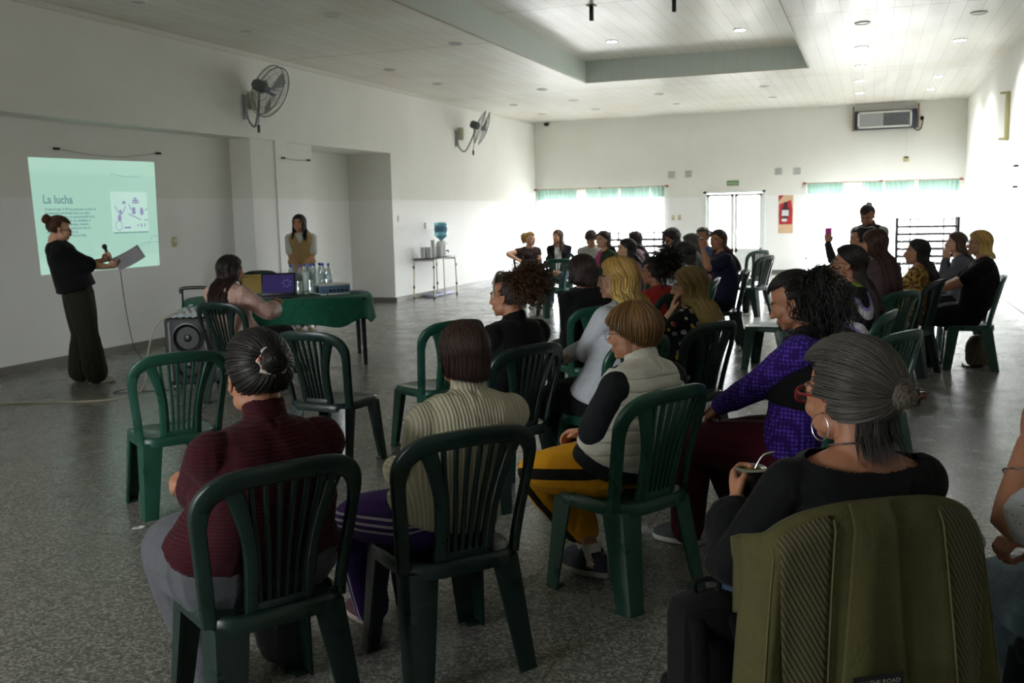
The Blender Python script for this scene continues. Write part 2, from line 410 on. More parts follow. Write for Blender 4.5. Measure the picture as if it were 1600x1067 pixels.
def arch_mesh(m):
    mb = MB()
    half = [(-.213, .405), (-.222, .52), (-.236, .64), (-.246, .74), (-.238, .80), (-.205, .842), (-.14, .868), (0, .876)]
    full = half+[(-u, z) for u, z in reversed(half[:-1])]
    pts = bez([(u, z, 0) for u, z in full], 5); pts = [(p[0], p[1]) for p in pts]
    w = []
    for u, z in pts: w.append(.040+.022*max(0, min(1, (z-.72)/.12)))
    sweep_back(mb, pts, w, .022)
    for s in (-1, 1):
        pts = bez([(s*.165, .85, 0), (s*.138, .78, 0), (s*.108, .67, 0), (s*.095, .56, 0), (s*.092, .405, 0)], 5)
        sweep_back(mb, [(p[0], p[1]) for p in pts], [.056-.02*min(1, i/10) for i in range(len(pts))], .02)
    sweep_back(mb, [(-.09, .425), (-.045, .425), (0, .425), (.045, .425), (.09, .425)], .075, .018)
    return mb.mesh('backrest', m, ang=50)
def slat_mesh(m, i):
    mb = MB(); f = (i-2.5)/2.5
    pts = bez([(f*.112, .862, 0), (f*.1, .76, 0), (f*.078, .62, 0), (f*.066, .45, 0)], 5)
    sweep_back(mb, [(p[0], p[1]) for p in pts], .0135, .014); return mb.mesh('slat', m, ang=50)
def seat_mesh(m):
    bm = MB(); n = 40
    def ring(fx, fy, z, dish=0):
        o = []
        for k in range(n):
            a = 2*math.pi*k/n; c, s = math.cos(a), math.sin(a); e = 2/4.2
            x = abs(c)**e*math.copysign(1, c); y = abs(s)**e*math.copysign(1, s)
            hw = .228-.012*(1-y)/2
            o.append((x*hw*fx, .005+y*.225*fy, z-dish+(-.018*max(0, y-.55) if fy > .6 else 0)))
        return o
    rings = [ring(1, 1, .383), ring(1.01, 1.01, .40), ring(1, 1, .428), ring(.965, .965, .437), ring(.9, .9, .434), ring(.6, .6, .424), ring(.2, .2, .42),
             ring(.2, .2, .408), ring(.6, .6, .412), ring(.9, .9, .42), ring(.965, .965, .415), ring(.975, .975, .383)]
    vs = [p for r in rings for p in r]; R = len(rings); fs = []
    for i in range(R):
        j = (i+1) % R
        if i == 6: continue
        for k in range(n): fs.append((i*n+k, j*n+k, j*n+(k+1) % n, i*n+(k+1) % n))
    fs.append(tuple(6*n+k for k in reversed(range(n)))); fs.append(tuple(7*n+k for k in range(n)))
    bm.add(vs, [tuple(reversed(f)) for f in fs]); return bm.mesh('seat', m, ang=60)
def leg_mesh(m, sx, sy):
    mb = MB(); L = []
    top = (sx*.186, .178 if sy > 0 else -.168); bot = (sx*.215, .208 if sy > 0 else -.238)
    K = 7
    for i in range(K):
        t = i/(K-1); z = .405*(1-t)
        cx, cy = top[0]+(bot[0]-top[0])*t, top[1]+(bot[1]-top[1])*t; w = .082-.034*t; th = .011
        # L section, outer corner rounded
        sec = [(w*.42, -w), (w*.42-.012, -w-.002), (-.02, -.008), (-.008, -.02), (0, 0), (-w-.002, w*.42-.012), (-w, w*.42)]
        o = [(.030, -w), (.030, -.02), (.022, .022), (-.02, .030), (-w, .030)]
        q = [(-w, .030-th), (-.022, .030-th), (.030-th-.004, .030-th-.004), (.030-th, -.022), (.030-th, -w)]
        L.append([(cx+sx*a, cy+sy*b, z) for a, b in o+q])
    n = len(L[0]); vs = [p for r in L for p in r]; fs = []
    for i in range(K-1):
        for k in range(n): fs.append((i*n+k, i*n+(k+1) % n, (i+1)*n+(k+1) % n, (i+1)*n+k))
    fs.append(tuple(range(n))); fs.append(tuple(reversed([(K-1)*n+k for k in range(n)])))
    mb.add(vs, fs)
    mb.box((bot[0]-sx*.004, bot[1]-sy*.004, .006), (.058, .058, .012), bev=.004)
    me = mb.mesh('leg', m, ang=35)
    b = bmesh.new(); b.from_mesh(me); bmesh.ops.recalc_face_normals(b, faces=b.faces); b.to_mesh(me); b.free(); return me
_cm = {}
def chair(x, y, deg, label, group='green plastic chairs', dark=False, name='plastic_chair'):
    if dark not in _cm:
        m = CD if dark else CG
        _cm[dark] = (seat_mesh(m), arch_mesh(m), [slat_mesh(m, i) for i in range(6)], [leg_mesh(m, sx, sy) for sx in (-1, 1) for sy in (-1, 1)])
        for me in [_cm[dark][1]]+_cm[dark][2]+[_cm[dark][0]]:
            b = bmesh.new(); b.from_mesh(me); bmesh.ops.recalc_face_normals(b, faces=b.faces); b.to_mesh(me); b.free()
    s, a, sl, lg = _cm[dark]
    t = empty(name, (x, y, 0), math.radians(deg), label, 'chair', group)
    link_mesh('seat', s, t); bk = link_mesh('backrest', a, t)
    for q in sl: link_mesh('slat', q, bk)
    for q in lg: link_mesh('leg', q, t)
    return t
# ------------------------------------------------------------------ people
V3 = Vector
def remesh(mb, voxel, smooth=2, fac=.5):
    """one continuous surface out of overlapping closed shapes -> (verts Nx3, faces)"""
    me = bpy.data.meshes.new('tmp'); me.from_pydata([tuple(v) for v in mb.v], [], mb.f); me.update()
    o = bpy.data.objects.new('tmp', me); COL.objects.link(o)
    m = o.modifiers.new('r', 'REMESH'); m.mode = 'VOXEL'; m.voxel_size = voxel; m.adaptivity = 0
    if smooth: s = o.modifiers.new('s', 'SMOOTH'); s.factor = fac; s.iterations = smooth
    dg = bpy.context.evaluated_depsgraph_get(); e = o.evaluated_get(dg); em = e.to_mesh()
    n = len(em.vertices); co = np.empty(n*3); em.vertices.foreach_get('co', co)
    k = len(em.loops); li = np.empty(k, dtype=np.int64); em.loops.foreach_get('vertex_index', li)
    f = li.reshape(-1, 4) if k == 4*len(em.polygons) else None
    if f is None: f = [tuple(p.vertices) for p in em.polygons]
    no = np.empty(n*3); em.vertices.foreach_get('normal', no)
    e.to_mesh_clear(); bpy.data.objects.remove(o); bpy.data.meshes.remove(me)
    return co.reshape(-1, 3), f, no.reshape(-1, 3)
def np_mesh(name, co, faces, mats, smooth=True, attrs=None, mi=None):
    me = bpy.data.meshes.new(name); faces = np.asarray(faces); n, m = faces.shape
    me.vertices.add(len(co)); me.vertices.foreach_set('co', np.ascontiguousarray(co, dtype=np.float32).ravel())
    me.loops.add(n*m); me.loops.foreach_set('vertex_index', faces.ravel().astype(np.int32))
    me.polygons.add(n); me.polygons.foreach_set('loop_start', np.arange(0, n*m, m, dtype=np.int32))
    me.update(calc_edges=True)
    for x in (mats if isinstance(mats, (list, tuple)) else [mats]): me.materials.append(x)
    if smooth: me.polygons.foreach_set('use_smooth', np.ones(n, dtype=bool))
    if mi is not None: me.polygons.foreach_set('material_index', mi.astype(np.int32))
    for k, a in (attrs or {}).items():
        if a.ndim == 1: at = me.attributes.new(k, 'FLOAT', 'POINT'); at.data.foreach_set('value', a.astype(np.float32))
        else: at = me.attributes.new(k, 'FLOAT_VECTOR', 'POINT'); at.data.foreach_set('vector', a.astype(np.float32).ravel())
    me.validate(); me.update(); return me
def wrinkle(co, no, amp, freq=9, stretch=(1, 1, .5), seed=0):
    r = np.random.RandomState(seed); q = co*np.array(stretch)*freq; d = np.zeros(len(co))
    w = np.stack([np.sin(q@r.randn(3)*.8+r.rand()*6) for _ in range(3)], 1)
    for i in range(7):
        k = r.randn(3); k /= np.linalg.norm(k); f = 1+i*.55
        d += np.sin((q+.9*w)@k*f*2.2+r.rand()*6)/(1+i*.4)
    d = 1-np.abs(d/3); return co+no*(amp*d)[:, None]
def tube_dist(co, segs):
    D = np.full(len(co), 9.)
    for a, b in segs:
        a = np.array(a); b = np.array(b); t = np.clip(((co-a)@(b-a))/((b-a)@(b-a)), 0, 1); D = np.minimum(D, np.linalg.norm(co-a-t[:, None]*(b-a), axis=1))
    return D
def ik(a, b, l1, l2, pole):
    a, b = V3(a), V3(b); d = b-a; L = min(d.length, (l1+l2)*.995); d = d.normalized(); b = a+d*L
    x = (l1*l1-l2*l2+L*L)/(2*L); h = math.sqrt(max(0, l1*l1-x*x)); p = V3(pole); p = (p-d*p.dot(d))
    p = p.normalized() if p.length > 1e-5 else V3((0, 0, -1)); return a+d*x+p*h, b
SKIN = {}
def skin_mat(tone):
    if tone in SKIN: return SKIN[tone]
    t = NT('skin', tone, .5, 0, .35); t.b.inputs['Subsurface Weight'].default_value = .04; t.b.inputs['Subsurface Radius'].default_value = (.02, .008, .004)
    v = t.coord(); n = t.noise(v, 25, 4); c = srgb(tone)
    base = t.ramp(n, [(.3, tuple(x*.9 for x in c[:3])+(1,)), (.7, c)])
    base = t.mix(t.attr('lip').outputs['Fac'], base, tuple(a*.72+b*.28 for a, b in zip(srgb(tone), srgb('#8a3c3c')))[:3]+(1,)); base = t.mix(t.attr('brow').outputs['Fac'], base, '#2c1d16')
    t.col(base); t.bump(t.noise(v, 220, 2), .08, .002); SKIN[tone] = t.m; return t.m
M_EYE = mat('eye_white', '#b3aaa0', .3); M_IRIS = mat('iris', '#21160f', .15)
HAIRM = {}
def hair_mat(c1, c2=None, rough=.42):
    k = (c1, c2)
    if k in HAIRM: return HAIRM[k]
    t = NT('hair', c1, rough, 0, .45)
    a = t.attr('sid'); b = t.attr('along')
    x = t.mix(a.outputs['Fac'], tuple(q*.6 for q in srgb(c1)[:3])+(1,), tuple(min(1, q*1.35) for q in srgb(c1)[:3])+(1,))
    if c2: x = t.mix(t.ramp(t.math('ADD', b.outputs['Fac'], t.math('MULTIPLY', t.math('SUBTRACT', a.outputs['Fac'], .5), .35)), [(.25, (0,0,0,1)), (.75, (1,1,1,1))]), x, c2)
    t.col(x); HAIRM[k] = t.m; return t.m

def rot_head(yaw, pitch, roll=0):
    return Matrix.Rotation(yaw, 3, 'Z') @ Matrix.Rotation(-pitch, 3, 'X') @ Matrix.Rotation(roll, 3, 'Y')

class Person:
    def __init__(s, name_label, x, y, deg, seated=True, head=None, hyaw=0, hpitch=0, hroll=0, k=1, fat=1, voxel=.008, tone='#b98568', hipw=1,
                 pelvis=None, group=None, z0=0, hsc=1.):
        s.root = empty('person', (x, y, z0), math.radians(deg), name_label, 'person', group)
        s.a = math.radians(deg); s.x, s.y = x, y; s.vx = voxel; s.tone = tone; s.fat = fat; s.k = k; s.seated = seated; s.hipw = hipw
        s.seed = int(abs(x*100+y*37)) % 1000
        def W2L(p): dx, dy = p[0]-x, p[1]-y; c, q = math.cos(s.a), math.sin(s.a); return V3((c*dx+q*dy, -q*dx+c*dy, p[2]-z0))
        s.W2L = W2L
        s.pel = V3(pelvis) if pelvis else (V3((0, .0, .535)) if seated else V3((0, 0, .93*k)))
        ht = W2L(head) if head else (V3((0, .03, 1.27)) if seated else V3((0, .0, 1.62*k)))
        s.hm = rot_head(math.radians(hyaw), math.radians(-hpitch), math.radians(hroll))
        hs = 1.03*hsc; s.hs = hs
        s.H = ht-s.hm @ V3((0, -.012, .118*hs))
        s.neck = s.H+s.hm @ V3((0, -.03, -.075))*hs+V3((0, -.012, -.034))
        v = s.neck-s.pel
        s.sp = []
        for t in (0, .18, .36, .55, .75, .88, 1):
            bow = math.sin(t*math.pi)*(-.045 if seated else .012)
            s.sp.append(s.pel+v*t+V3((0, bow-.0, 0)))
        s.sh = {}
        up = (s.sp[6]-s.sp[4]).normalized(); s.up = up
        sw = .165*k*(1+.10*(fat-1)); base = s.neck-up*.098
        s.shw = sw
        for q in (-1, 1): s.sh[q] = base+V3((q*sw, -.012, 0))
        s.hip = {q: s.pel+V3((q*.088*k*hipw, .0, -.01)) for q in (-1, 1)}
        s.arm = {}; s.leg = {}; s.hand = {}
    def arms(s, q, wrist, pole=(0, -.3, -1), l1=.275, l2=.24, curl=.5, hdir=None, pn=None):
        k = s.k; e, w = ik(s.sh[q], wrist, l1*k, l2*k, pole); s.arm[q] = (e, w)
        d = V3(hdir).normalized() if hdir else (w-e).normalized()
        n = V3(pn) if pn else V3((-q*.6, 0, -.8)); n = (n-d*n.dot(d)).normalized(); s.hand[q] = (w, d, n, curl)
    def legs(s, q, knee=None, ankle=None, toe=(0, 1, 0)):
        if s.seated:
            kn = V3(knee) if knee else V3((q*.10, .40, .50)); an = V3(ankle) if ankle else V3((q*.10, .37, .09))
        else:
            kn = V3(knee) if knee else V3((q*.09, .01, .49*s.k)); an = V3(ankle) if ankle else V3((q*.09, -.02, .085))
        s.leg[q] = (kn, an, V3(toe).normalized())
    def torso_rings(s, g=0., lo=0., hi=1.):
        f = s.fat; k = s.k; h = s.hipw
        prof = [(-.11, .10*h, .085), (-.075, .150*h, .115), (0, .172*h*(1+.35*(f-1)), .122), (.12, .166*(.5+.5*h)*(1+.6*(f-1)), .122), (.30, .142*f, .106*f), (.48, .146*f, .108*f), (.66, .155*(1+.55*(f-1)), .114*(1+.6*(f-1))), (.80, .158*(1+.3*(f-1)), .102*(1+.3*(f-1))), (.90, .128*(1+.15*(f-1)), .078), (.965, .075, .062), (1.0, .056, .054)]
        out = []
        def at(t):
            if t <= 0: return s.pel+(s.sp[1]-s.pel)*(t/.18)
            x = [0, .18, .36, .55, .75, .88, 1]
            for i in range(6):
                if t <= x[i+1]: u = (t-x[i])/(x[i+1]-x[i]); return s.sp[i].lerp(s.sp[i+1], u)
            return s.sp[6]
        ts = []
        for i in range(len(prof)-1):
            (t0, a0, b0), (t1, a1, b1) = prof[i], prof[i+1]
            for u in (0, .5): t = t0+(t1-t0)*u; ts.append((t, a0+(a1-a0)*u, b0+(b1-b0)*u))
        ts.append(prof[-1])
        for t, a, b in ts:
            if lo <= t <= hi: out.append((at(t), a*k+g, b*k+g))
        return out
    def torso(s, mb, g=0., lo=-.2, hi=1., bust=.0, flare=0, arms=True):
        R = s.torso_rings(g, lo, hi); nR = len(R)
        if flare: R = [(c, a+flare*max(0, 1-i/(nR*.45)), b+flare*max(0, 1-i/(nR*.45))) for i, (c, a, b) in enumerate(R)]
        n = 28; vs = []; fs = []
        for i, (c, a, b) in enumerate(R):
            t = (R[min(i+1, len(R)-1)][0]-R[max(i-1, 0)][0]).normalized()
            X = V3((1, 0, 0)); X = (X-t*X.dot(t)).normalized(); Y = t.cross(X)
            for j in range(n):
                an = 2*math.pi*j/n; co, si = math.cos(an), math.sin(an); e = 2/2.35
                vs.append(c+X*(math.copysign(abs(co)**e, co)*a)+Y*(math.copysign(abs(si)**e, si)*b))
        for i in range(len(R)-1):
            for j in range(n): fs.append((i*n+j, i*n+(j+1) % n, (i+1)*n+(j+1) % n, (i+1)*n+j))
        fs.append(tuple(reversed(range(n)))); fs.append(tuple((len(R)-1)*n+j for j in range(n)))
        mb.add(vs, fs)
        if hi > .85 and lo < .8:
            c = s.sp[5].lerp(s.sp[4], .35)
            for q in (-1, 1):
                mb.tube([c+V3((0, -.012, 0)), s.sh[q].lerp(c, .45)+V3((0, -.012, -.012)), s.sh[q]+V3((-q*(.012 if arms else .052), -.004, -.012 if arms else -.006))], [(.085+g, .075+g), (.082+g, .070+g), ((.056 if arms else .050)+g, .054+g)], 16)
                mb.ell(tuple(s.sh[q].lerp(c, .25)+V3((0, -.004, -.055))), (.062+g, .066+g, .075+g))
        if bust:
            c = s.sp[4].lerp(s.sp[3], .25)
            for q in (-1, 1): mb.ell(tuple(c+V3((q*.062, .060*s.fat**.6, -.01))), (.070+g, .056+g, .066+g))
            mb.ell(tuple(c+V3((0, .050*s.fat**.6, 0))), (.09+g, .05+g, .06+g))
    def head_shapes(s, mb):
        Mx = (Matrix.Translation(s.H) @ s.hm.to_4x4() @ Matrix.Scale(s.hs, 4)); E = lambda c, r, **k: mb.ell(c, r, M=Mx, n=20, m=14)
        E((0, -.012, .03), (.074, .094, .085)); E((0, .018, -.018), (.061, .070, .086)); E((0, .030, -.066), (.047, .046, .040)); E((0, .066, -.092), (.020, .017, .016))
        for q in (-1, 1):
            E((q*.027, .078, .020), (.024, .011, .008)); E((q*.036, .058, -.030), (.025, .021, .025)); E((q*.031, .0735, .0045), (.0165, .0135, .0115)); E((q*.031, .073, -.010), (.015, .012, .006))
            E((q*.010, .093, -.036), (.0085, .010, .007)); E((q*.040, .02, -.062), (.02, .04, .026))
            for u in range(9):   # ear rim
                an = u/8*4.2-1.1; E((q*(.077+.004*math.cos(an)), -.012-.013*math.cos(an), .000+.026*math.sin(an)), (.0055, .0065, .0075))
            E((q*.074, -.006, -.004), (.006, .012, .020)); E((q*.075, -.001, -.027), (.006, .008, .009))
        mb.tube([(0, .082, .012), (0, .091, -.008), (0, .102, -.028), (0, .104, -.035), (0, .094, -.041)], [.0085, .009, .0105, .011, .006], 10, M=Mx)
        E((0, .0855, -.0610), (.021, .010, .0060)); E((0, .0840, -.0705), (.018, .010, .0065))
        nb = s.neck-s.up*.03
        a = s.H+s.hm @ V3((0, -.022, -.045))*s.hs
        mb.tube([a, (a+s.neck)/2+V3((0, -.004, 0)), s.neck, nb], [.053*s.k, .050*s.k*s.fat**.35, .056*s.k*s.fat**.35, .066], 16)
        s.eyes = MB()
        for q in (-1, 1):
            s.eyes.cur = 0; s.eyes.ell((q*.031, .0770, -.0025), (.0115, .0110, .0075), M=Mx, n=14, m=10)
            s.eyes.cur = 1; s.eyes.ell((q*.0315, .0835, -.0025), (.0062, .0058, .0064), M=Mx, n=12, m=8)
    def hand_shapes(s, mb, q):
        w, d, n, curl = s.hand[q]; k = s.k*1.0; side = d.cross(n)*(q)   # side: towards the thumb
        if side.dot(V3((-q, 0, .4))) < 0 and False: side = -side
        P = lambda a, b, c: w+d*a*k+side*b*k+n*c*k
        # palm
        mb.tube([P(-.01, 0, 0), P(.03, 0, 0), P(.06, -.001, .002), P(.086, -.002, .004)], [(.022, .018), (.032, .016), (.040, .0145), (.038, .011)], 14, up=tuple(n.cross(d).normalized()) if True else None) if False else None
        secs = [(-.012, .024, .019), (.02, .031, .017), (.05, .040, .0155), (.075, .042, .0135), (.09, .038, .010)]
        vs = []; fs = []; N = 16
        for a, rx, ry in secs:
            for j in range(N): an = 2*math.pi*j/N; vs.append(P(a, rx*math.cos(an), ry*math.sin(an)+.003))
        for i in range(len(secs)-1):
            for j in range(N): fs.append((i*N+j, i*N+(j+1) % N, (i+1)*N+(j+1) % N, (i+1)*N+j))
        fs.append(tuple(reversed(range(N)))); fs.append(tuple((len(secs)-1)*N+j for j in range(N))); mb.add(vs, fs)
        for i, (b, L) in enumerate(((.0315, .072), (.0105, .080), (-.0105, .075), (-.031, .060))):
            seg = [L*.45, L*.32, L*.25]; p = P(.08, b, .002); an = .15+curl*.75; pts = [P(.06, b, .002), p]
            sp = (b*.9)
            for j, l in enumerate(seg):
                dd = d*math.cos(an)+n*math.sin(an)+side*sp*(1-curl)*.8; p = p+dd*l*k; pts.append(p); an += curl*(1.25 if j == 0 else .9)
            mb.tube(pts, [.0085*k, .0092*k, .0085*k, .0078*k, .0062*k], 8); mb.ell(tuple(pts[-1]), (.0064*k,)*3, n=8, m=6)
        tp = [P(.012, .018, .006), P(.035, .040, .010+.012*curl), P(.058, .052-.014*curl, .018+.022*curl), P(.080, .054-.028*curl, .022+.030*curl)]
        mb.tube(tp, [.014*k, .0125*k, .0105*k, .0080*k], 8); mb.ell(tuple(tp[-1]), (.008*k,)*3, n=8, m=6)
    def limb(s, mb, pts, rr, g=0, n=14):
        P = [V3(p) for p in pts]; out = []; R = []
        for i in range(len(P)-1):
            m = 4
            for u in range(m): out.append(P[i].lerp(P[i+1], u/m)); R.append(rr[i]+(rr[i+1]-rr[i])*u/m)
        out.append(P[-1]); R.append(rr[-1])
        for _ in range(1):
            out = [out[0]]+[(out[i-1]+out[i]*2+out[i+1])/4 for i in range(1, len(out)-1)]+[out[-1]]
        mb.tube(out, [r+g for r in R], n)
        for i in (0, len(out)-1): r = R[i]+g; mb.ell(tuple(out[i]), (r*.98,)*3, n=12, m=8)
    def armr(s): f = s.fat**.7*s.k; return [.051*f, .047*f, .040*f, .039*f, .026*s.k]
    def arm_pts(s, q): e, w = s.arm[q]; a = s.sh[q]; return [a, a.lerp(e, .45), e, e.lerp(w, .3), w]
    def body(s, leg_g=-.008):
        mb = MB(); s.torso(mb, -.010, hi=1.0); s.head_shapes(mb)
        for q in s.arm: s.limb(mb, s.arm_pts(q), s.armr()); s.hand_shapes(mb, q); mb.tube([s.sh[q], s.neck-s.up*.036], [.046*s.k, .050], 12)
        for q in s.leg:
            kn, an, t = s.leg[q]; s.limb(mb, [s.hip[q], s.hip[q].lerp(kn, .5), kn, kn.lerp(an, .35), an], s.legr(), leg_g)
            mb.tube([an, an+V3((0, 0, -.045))+t*.01], [.034, .034], 10)
        co, f, no = remesh(mb, s.vx, 2 if s.vx < .0065 else 1)
        loc = (co-np.array(s.H))@np.array(s.hm)/s.hs    # head coordinates
        x, y, z = np.abs(loc[:, 0]), loc[:, 1], loc[:, 2]; S = lambda v, a, b: np.clip((v-a)/(b-a), 0, 1)
        lip = S(-x, -.027, -.020)*S(y, .07, .078)*S(-np.abs(z+.0655), -.012, -.008)
        brow = S(x, .008, .014)*S(-x, -.054, -.046)*S(y, .045, .06)*S(-np.abs(z-.0235+.25*np.maximum(x-.035, 0)), -.0065, -.0035)
        co2 = np.array([tuple(v) for v in s.eyes.v]); n0 = len(co)
        # quads only: pad eye faces
        ef = np.array([tuple(i+n0 for i in (t if len(t) == 4 else t+(t[-1],))) for t in s.eyes.f if len(t) == 4])
        emi = np.array([1+m for t, m in zip(s.eyes.f, s.eyes.mi) if len(t) == 4])
        F = np.vstack([np.asarray(f), ef]); mi = np.concatenate([np.zeros(len(f)), emi])
        z0 = np.zeros(len(co2))
        me = np_mesh('body', np.vstack([co, co2]), F, [skin_mat(s.tone), M_EYE, M_IRIS], attrs=dict(lip=np.concatenate([lip, z0]), brow=np.concatenate([brow*.8, z0])), mi=mi)
        return link_mesh('body', me, s.root)
    def legr(s): f = (s.fat**.6)*s.k; h = s.hipw; return [.095*f*h, .082*f*h, .058*f, .056*f, .036*s.k]
    def top(s, material, name='shirt', g=.010, sleeve='long', lo=-.02, hi=.955, cut=None, amp=.004, bust=.9, collar=None, loose=0, freq=9, cuff=0, vx=None, extra=None):
        mb = MB(); s.torso(mb, g, lo=lo, hi=hi, bust=bust, flare=.014+loose, arms=sleeve != 'none')
        if loose:
            R = s.torso_rings(g+loose, lo, .5); mb.tube([r[0] for r in R], [(r[1], r[2]) for r in R], 28, up=(0, 1, 0) if False else None) if False else None
        for q in s.arm:
            P = s.arm_pts(q); r = [a+g for a in s.armr()]
            if sleeve != 'none': mb.ell(tuple(s.sh[q]+V3((0, 0, -.005))), (r[0]*1.02,)*3, n=14, m=10)
            mb.tube([s.sh[q] if sleeve != 'none' else s.sh[q].lerp(s.neck, .28)+V3((0, 0, -.01)), s.neck-s.up*.042], [.048*s.k+g*.8, .050+g*.6], 14)
            if sleeve == 'long': s.limb(mb, P[:4]+[P[3].lerp(P[4], .93)], r[:4]+[r[4]+.004+cuff])
            elif sleeve == 'three': s.limb(mb, P[:4]+[P[3].lerp(P[4], .5)], r[:4]+[r[3]+cuff])
            elif sleeve == 'elbow': s.limb(mb, [P[0], P[1], P[2], P[2].lerp(P[3], .25)], [r[0], r[1]+.006, r[2]+.012, r[3]+.010+cuff])
            elif sleeve == 'short': s.limb(mb, [P[0], P[1], P[1].lerp(P[2], .55)], [r[0], r[1]+.006, r[2]+.014])
            elif sleeve == 'cap': s.limb(mb, [P[0], P[0].lerp(P[1], .5)], [r[0], r[1]+.008])
        if collar:
            h, rr = collar; u = (s.H-s.neck).normalized()
            mb.tube([s.neck-s.up*.05, s.neck-s.up*.02, s.neck+u*h*.5, s.neck+u*h], [rr+.03, rr+.006, rr, rr], 20)
        if extra: extra(mb)
        co, f, no = remesh(mb, vx or s.vx, 2)
        if amp: co = wrinkle(co, no, amp, freq, (1, 1, .8), s.seed)
        f = np.asarray(f); keep = np.ones(len(co), bool)
        nk = np.array(s.neck)
        if not collar: keep &= np.linalg.norm(co-nk-np.array([0, .012, .01]), axis=1) > .078*s.k**.5
        else: keep &= ~((np.linalg.norm((co-nk)[:, :2]-np.array((s.H-s.neck)[:2])*.3, axis=1) < rr*.9) & (co[:, 2] > nk[2]+collar[0]*.7))
        if cut is not None: keep &= ~cut(co, s)
        if sleeve != 'none':
            pass
        fk = keep[f].all(1); f = f[fk]
        used = np.unique(f); mp = -np.ones(len(co), int); mp[used] = np.arange(len(used))
        me = np_mesh(name, co[used], mp[f], material); o = link_mesh(name, me, s.root)
        return o
    def trousers(s, material, name='trousers', g=.010, wide=0, amp=.004, hem=.06, hi=.24, length=1., bare=False, vx=None):
        mb = MB(); s.torso(mb, g*.8, lo=-.2, hi=hi)
        for q in s.leg:
            kn, an, t = s.leg[q]; r = [a+g for a in s.legr()]
            end = kn.lerp(an, length) if length < 1 else an+V3((0, 0, -hem+.05))
            ra = r[4]+.012+wide; rm = r[3]+wide*.6+.002
            s.limb(mb, [s.hip[q], s.hip[q].lerp(kn, .5), kn, kn.lerp(end, .4), end], [r[0], r[1], r[2]+wide*.3, rm, ra])
        co, f, no = remesh(mb, vx or s.vx, 2)
        if amp: co = wrinkle(co, no, amp, 8, (1, 1, .8), s.seed+5)
        # outer-side coordinate along each leg for stripes (metres around the limb from the outer seam)
        st = np.full(len(co), 9.); sv = np.zeros(len(co))
        best = np.full(len(co), 9.)
        for q in s.leg:
            kn, an, t = s.leg[q]
            for a, b in ((s.hip[q], kn), (kn, an)):
                a = np.array(a); b = np.array(b); ax = (b-a)/np.linalg.norm(b-a); tt = np.clip((co-a)@ax, 0, np.linalg.norm(b-a)); rad = co-a-tt[:, None]*ax
                d = np.linalg.norm(rad, axis=1); out = np.array([q, 0, 0.]); out -= ax*(out@ax); out /= np.linalg.norm(out); w = np.cross(ax, out)
                ang = np.arctan2(rad@w, rad@out); m = (d < best); best = np.where(m, d, best); st = np.where(m, ang*d, st)
        me = np_mesh(name, co, f, material, attrs=dict(seam=st)); return link_mesh(name, me, s.root)
    def shoes(s, m_up, m_sole, name='shoe', L=.25, sole=.026, open_top=False):
        for q in s.leg:
            kn, an, t = s.leg[q]; gz = an.z-.085
            t = V3((t.x, t.y, 0)).normalized() if abs(t.z) < .2 else t
            sd = V3((t.y, -t.x, 0)).normalized(); up = sd.cross(t).normalized()
            if up.z < 0: up = -up
            o = V3((an.x, an.y, an.z))-up*.085
            mb = MB(); 
            def ring(z, gx, gy, off=0):
                P = []
                for j in range(24):
                    a = 2*math.pi*j/24; c, si = math.cos(a), math.sin(a); w = (.043+.006*c-.010*(c < -.3))*gx
                    P.append(o+t*(.055+off+c*L/2*gy)+sd*(si*w)+up*z)
                return P
            def loft(rs, cur):
                mb.cur = cur; n = 24; vs = [p for r in rs for p in r]; fs = []
                for i in range(len(rs)-1):
                    for j in range(n): fs.append((i*n+j, i*n+(j+1) % n, (i+1)*n+(j+1) % n, (i+1)*n+j))
                fs.append(tuple(reversed(range(n)))); fs.append(tuple((len(rs)-1)*n+j for j in range(n))); mb.add(vs, fs)
            loft([ring(.002, .95, .97), ring(.008, 1.04, 1.02), ring(sole, 1.03, 1.02), ring(sole+.002, .9, .97)], 1)
            def up_r(z, sc, back): # upper: front lower than back
                P = []
                for j in range(24):
                    a = 2*math.pi*j/24; c, si = math.cos(a), math.sin(a)
                    yy = .055+c*L/2*.98; yy = yy if c < 0 else .055+c*(L/2*.98)*(1-back); 
                    P.append(o+t*yy+sd*(si*.043*sc)+up*z)
                return P
            loft([ring(sole*.8, 1, 1), ring(sole+.02, .98, .985), up_r(sole+.042, .86, .22), up_r(sole+.06, .72, .55), up_r(sole+.075, .66, .80), up_r(sole+.082, .55, .85)], 0)
            mb.build(name, [m_up, m_sole], s.root)
    # ---------------- hair
    def to_local(s, P): return P@np.array(s.hm).T*s.hs+np.array(s.H)   # head -> person
    def push(s, P, r0=.012, front=None):
        """push points out of the torso / shoulders, forwards or backwards only"""
        P = P.copy(); r0 = np.asarray(r0)+np.zeros(len(P)); R = s.torso_rings(.016, -.2, .97); zc = np.array([r[0].z for r in R]); o = np.argsort(zc)
        cx = np.array([r[0].x for r in R])[o]; cy = np.array([r[0].y for r in R])[o]; a = np.array([r[1] for r in R])[o]; b = np.array([r[2] for r in R])[o]; zc = zc[o]
        sg = np.where(front, 1., -1.) if front is not None else np.full(len(P), -1.)
        z = P[:, 2]; x0 = np.interp(z, zc, cx); y0 = np.interp(z, zc, cy); A = np.interp(z, zc, a)+.02; B = np.interp(z, zc, b)+r0
        q = np.clip(1-((P[:, 0]-x0)/A)**2, 0, 1)**.5; ys = y0+sg*B*q; below = (z < zc[-1]) & (q > 0); soft = np.clip((zc[-1]+.03-z)/.05, 0, 1)
        m = below & (sg*(ys-P[:, 1]) > 0); P[m, 1] += ((ys-P[:, 1])*soft)[m]
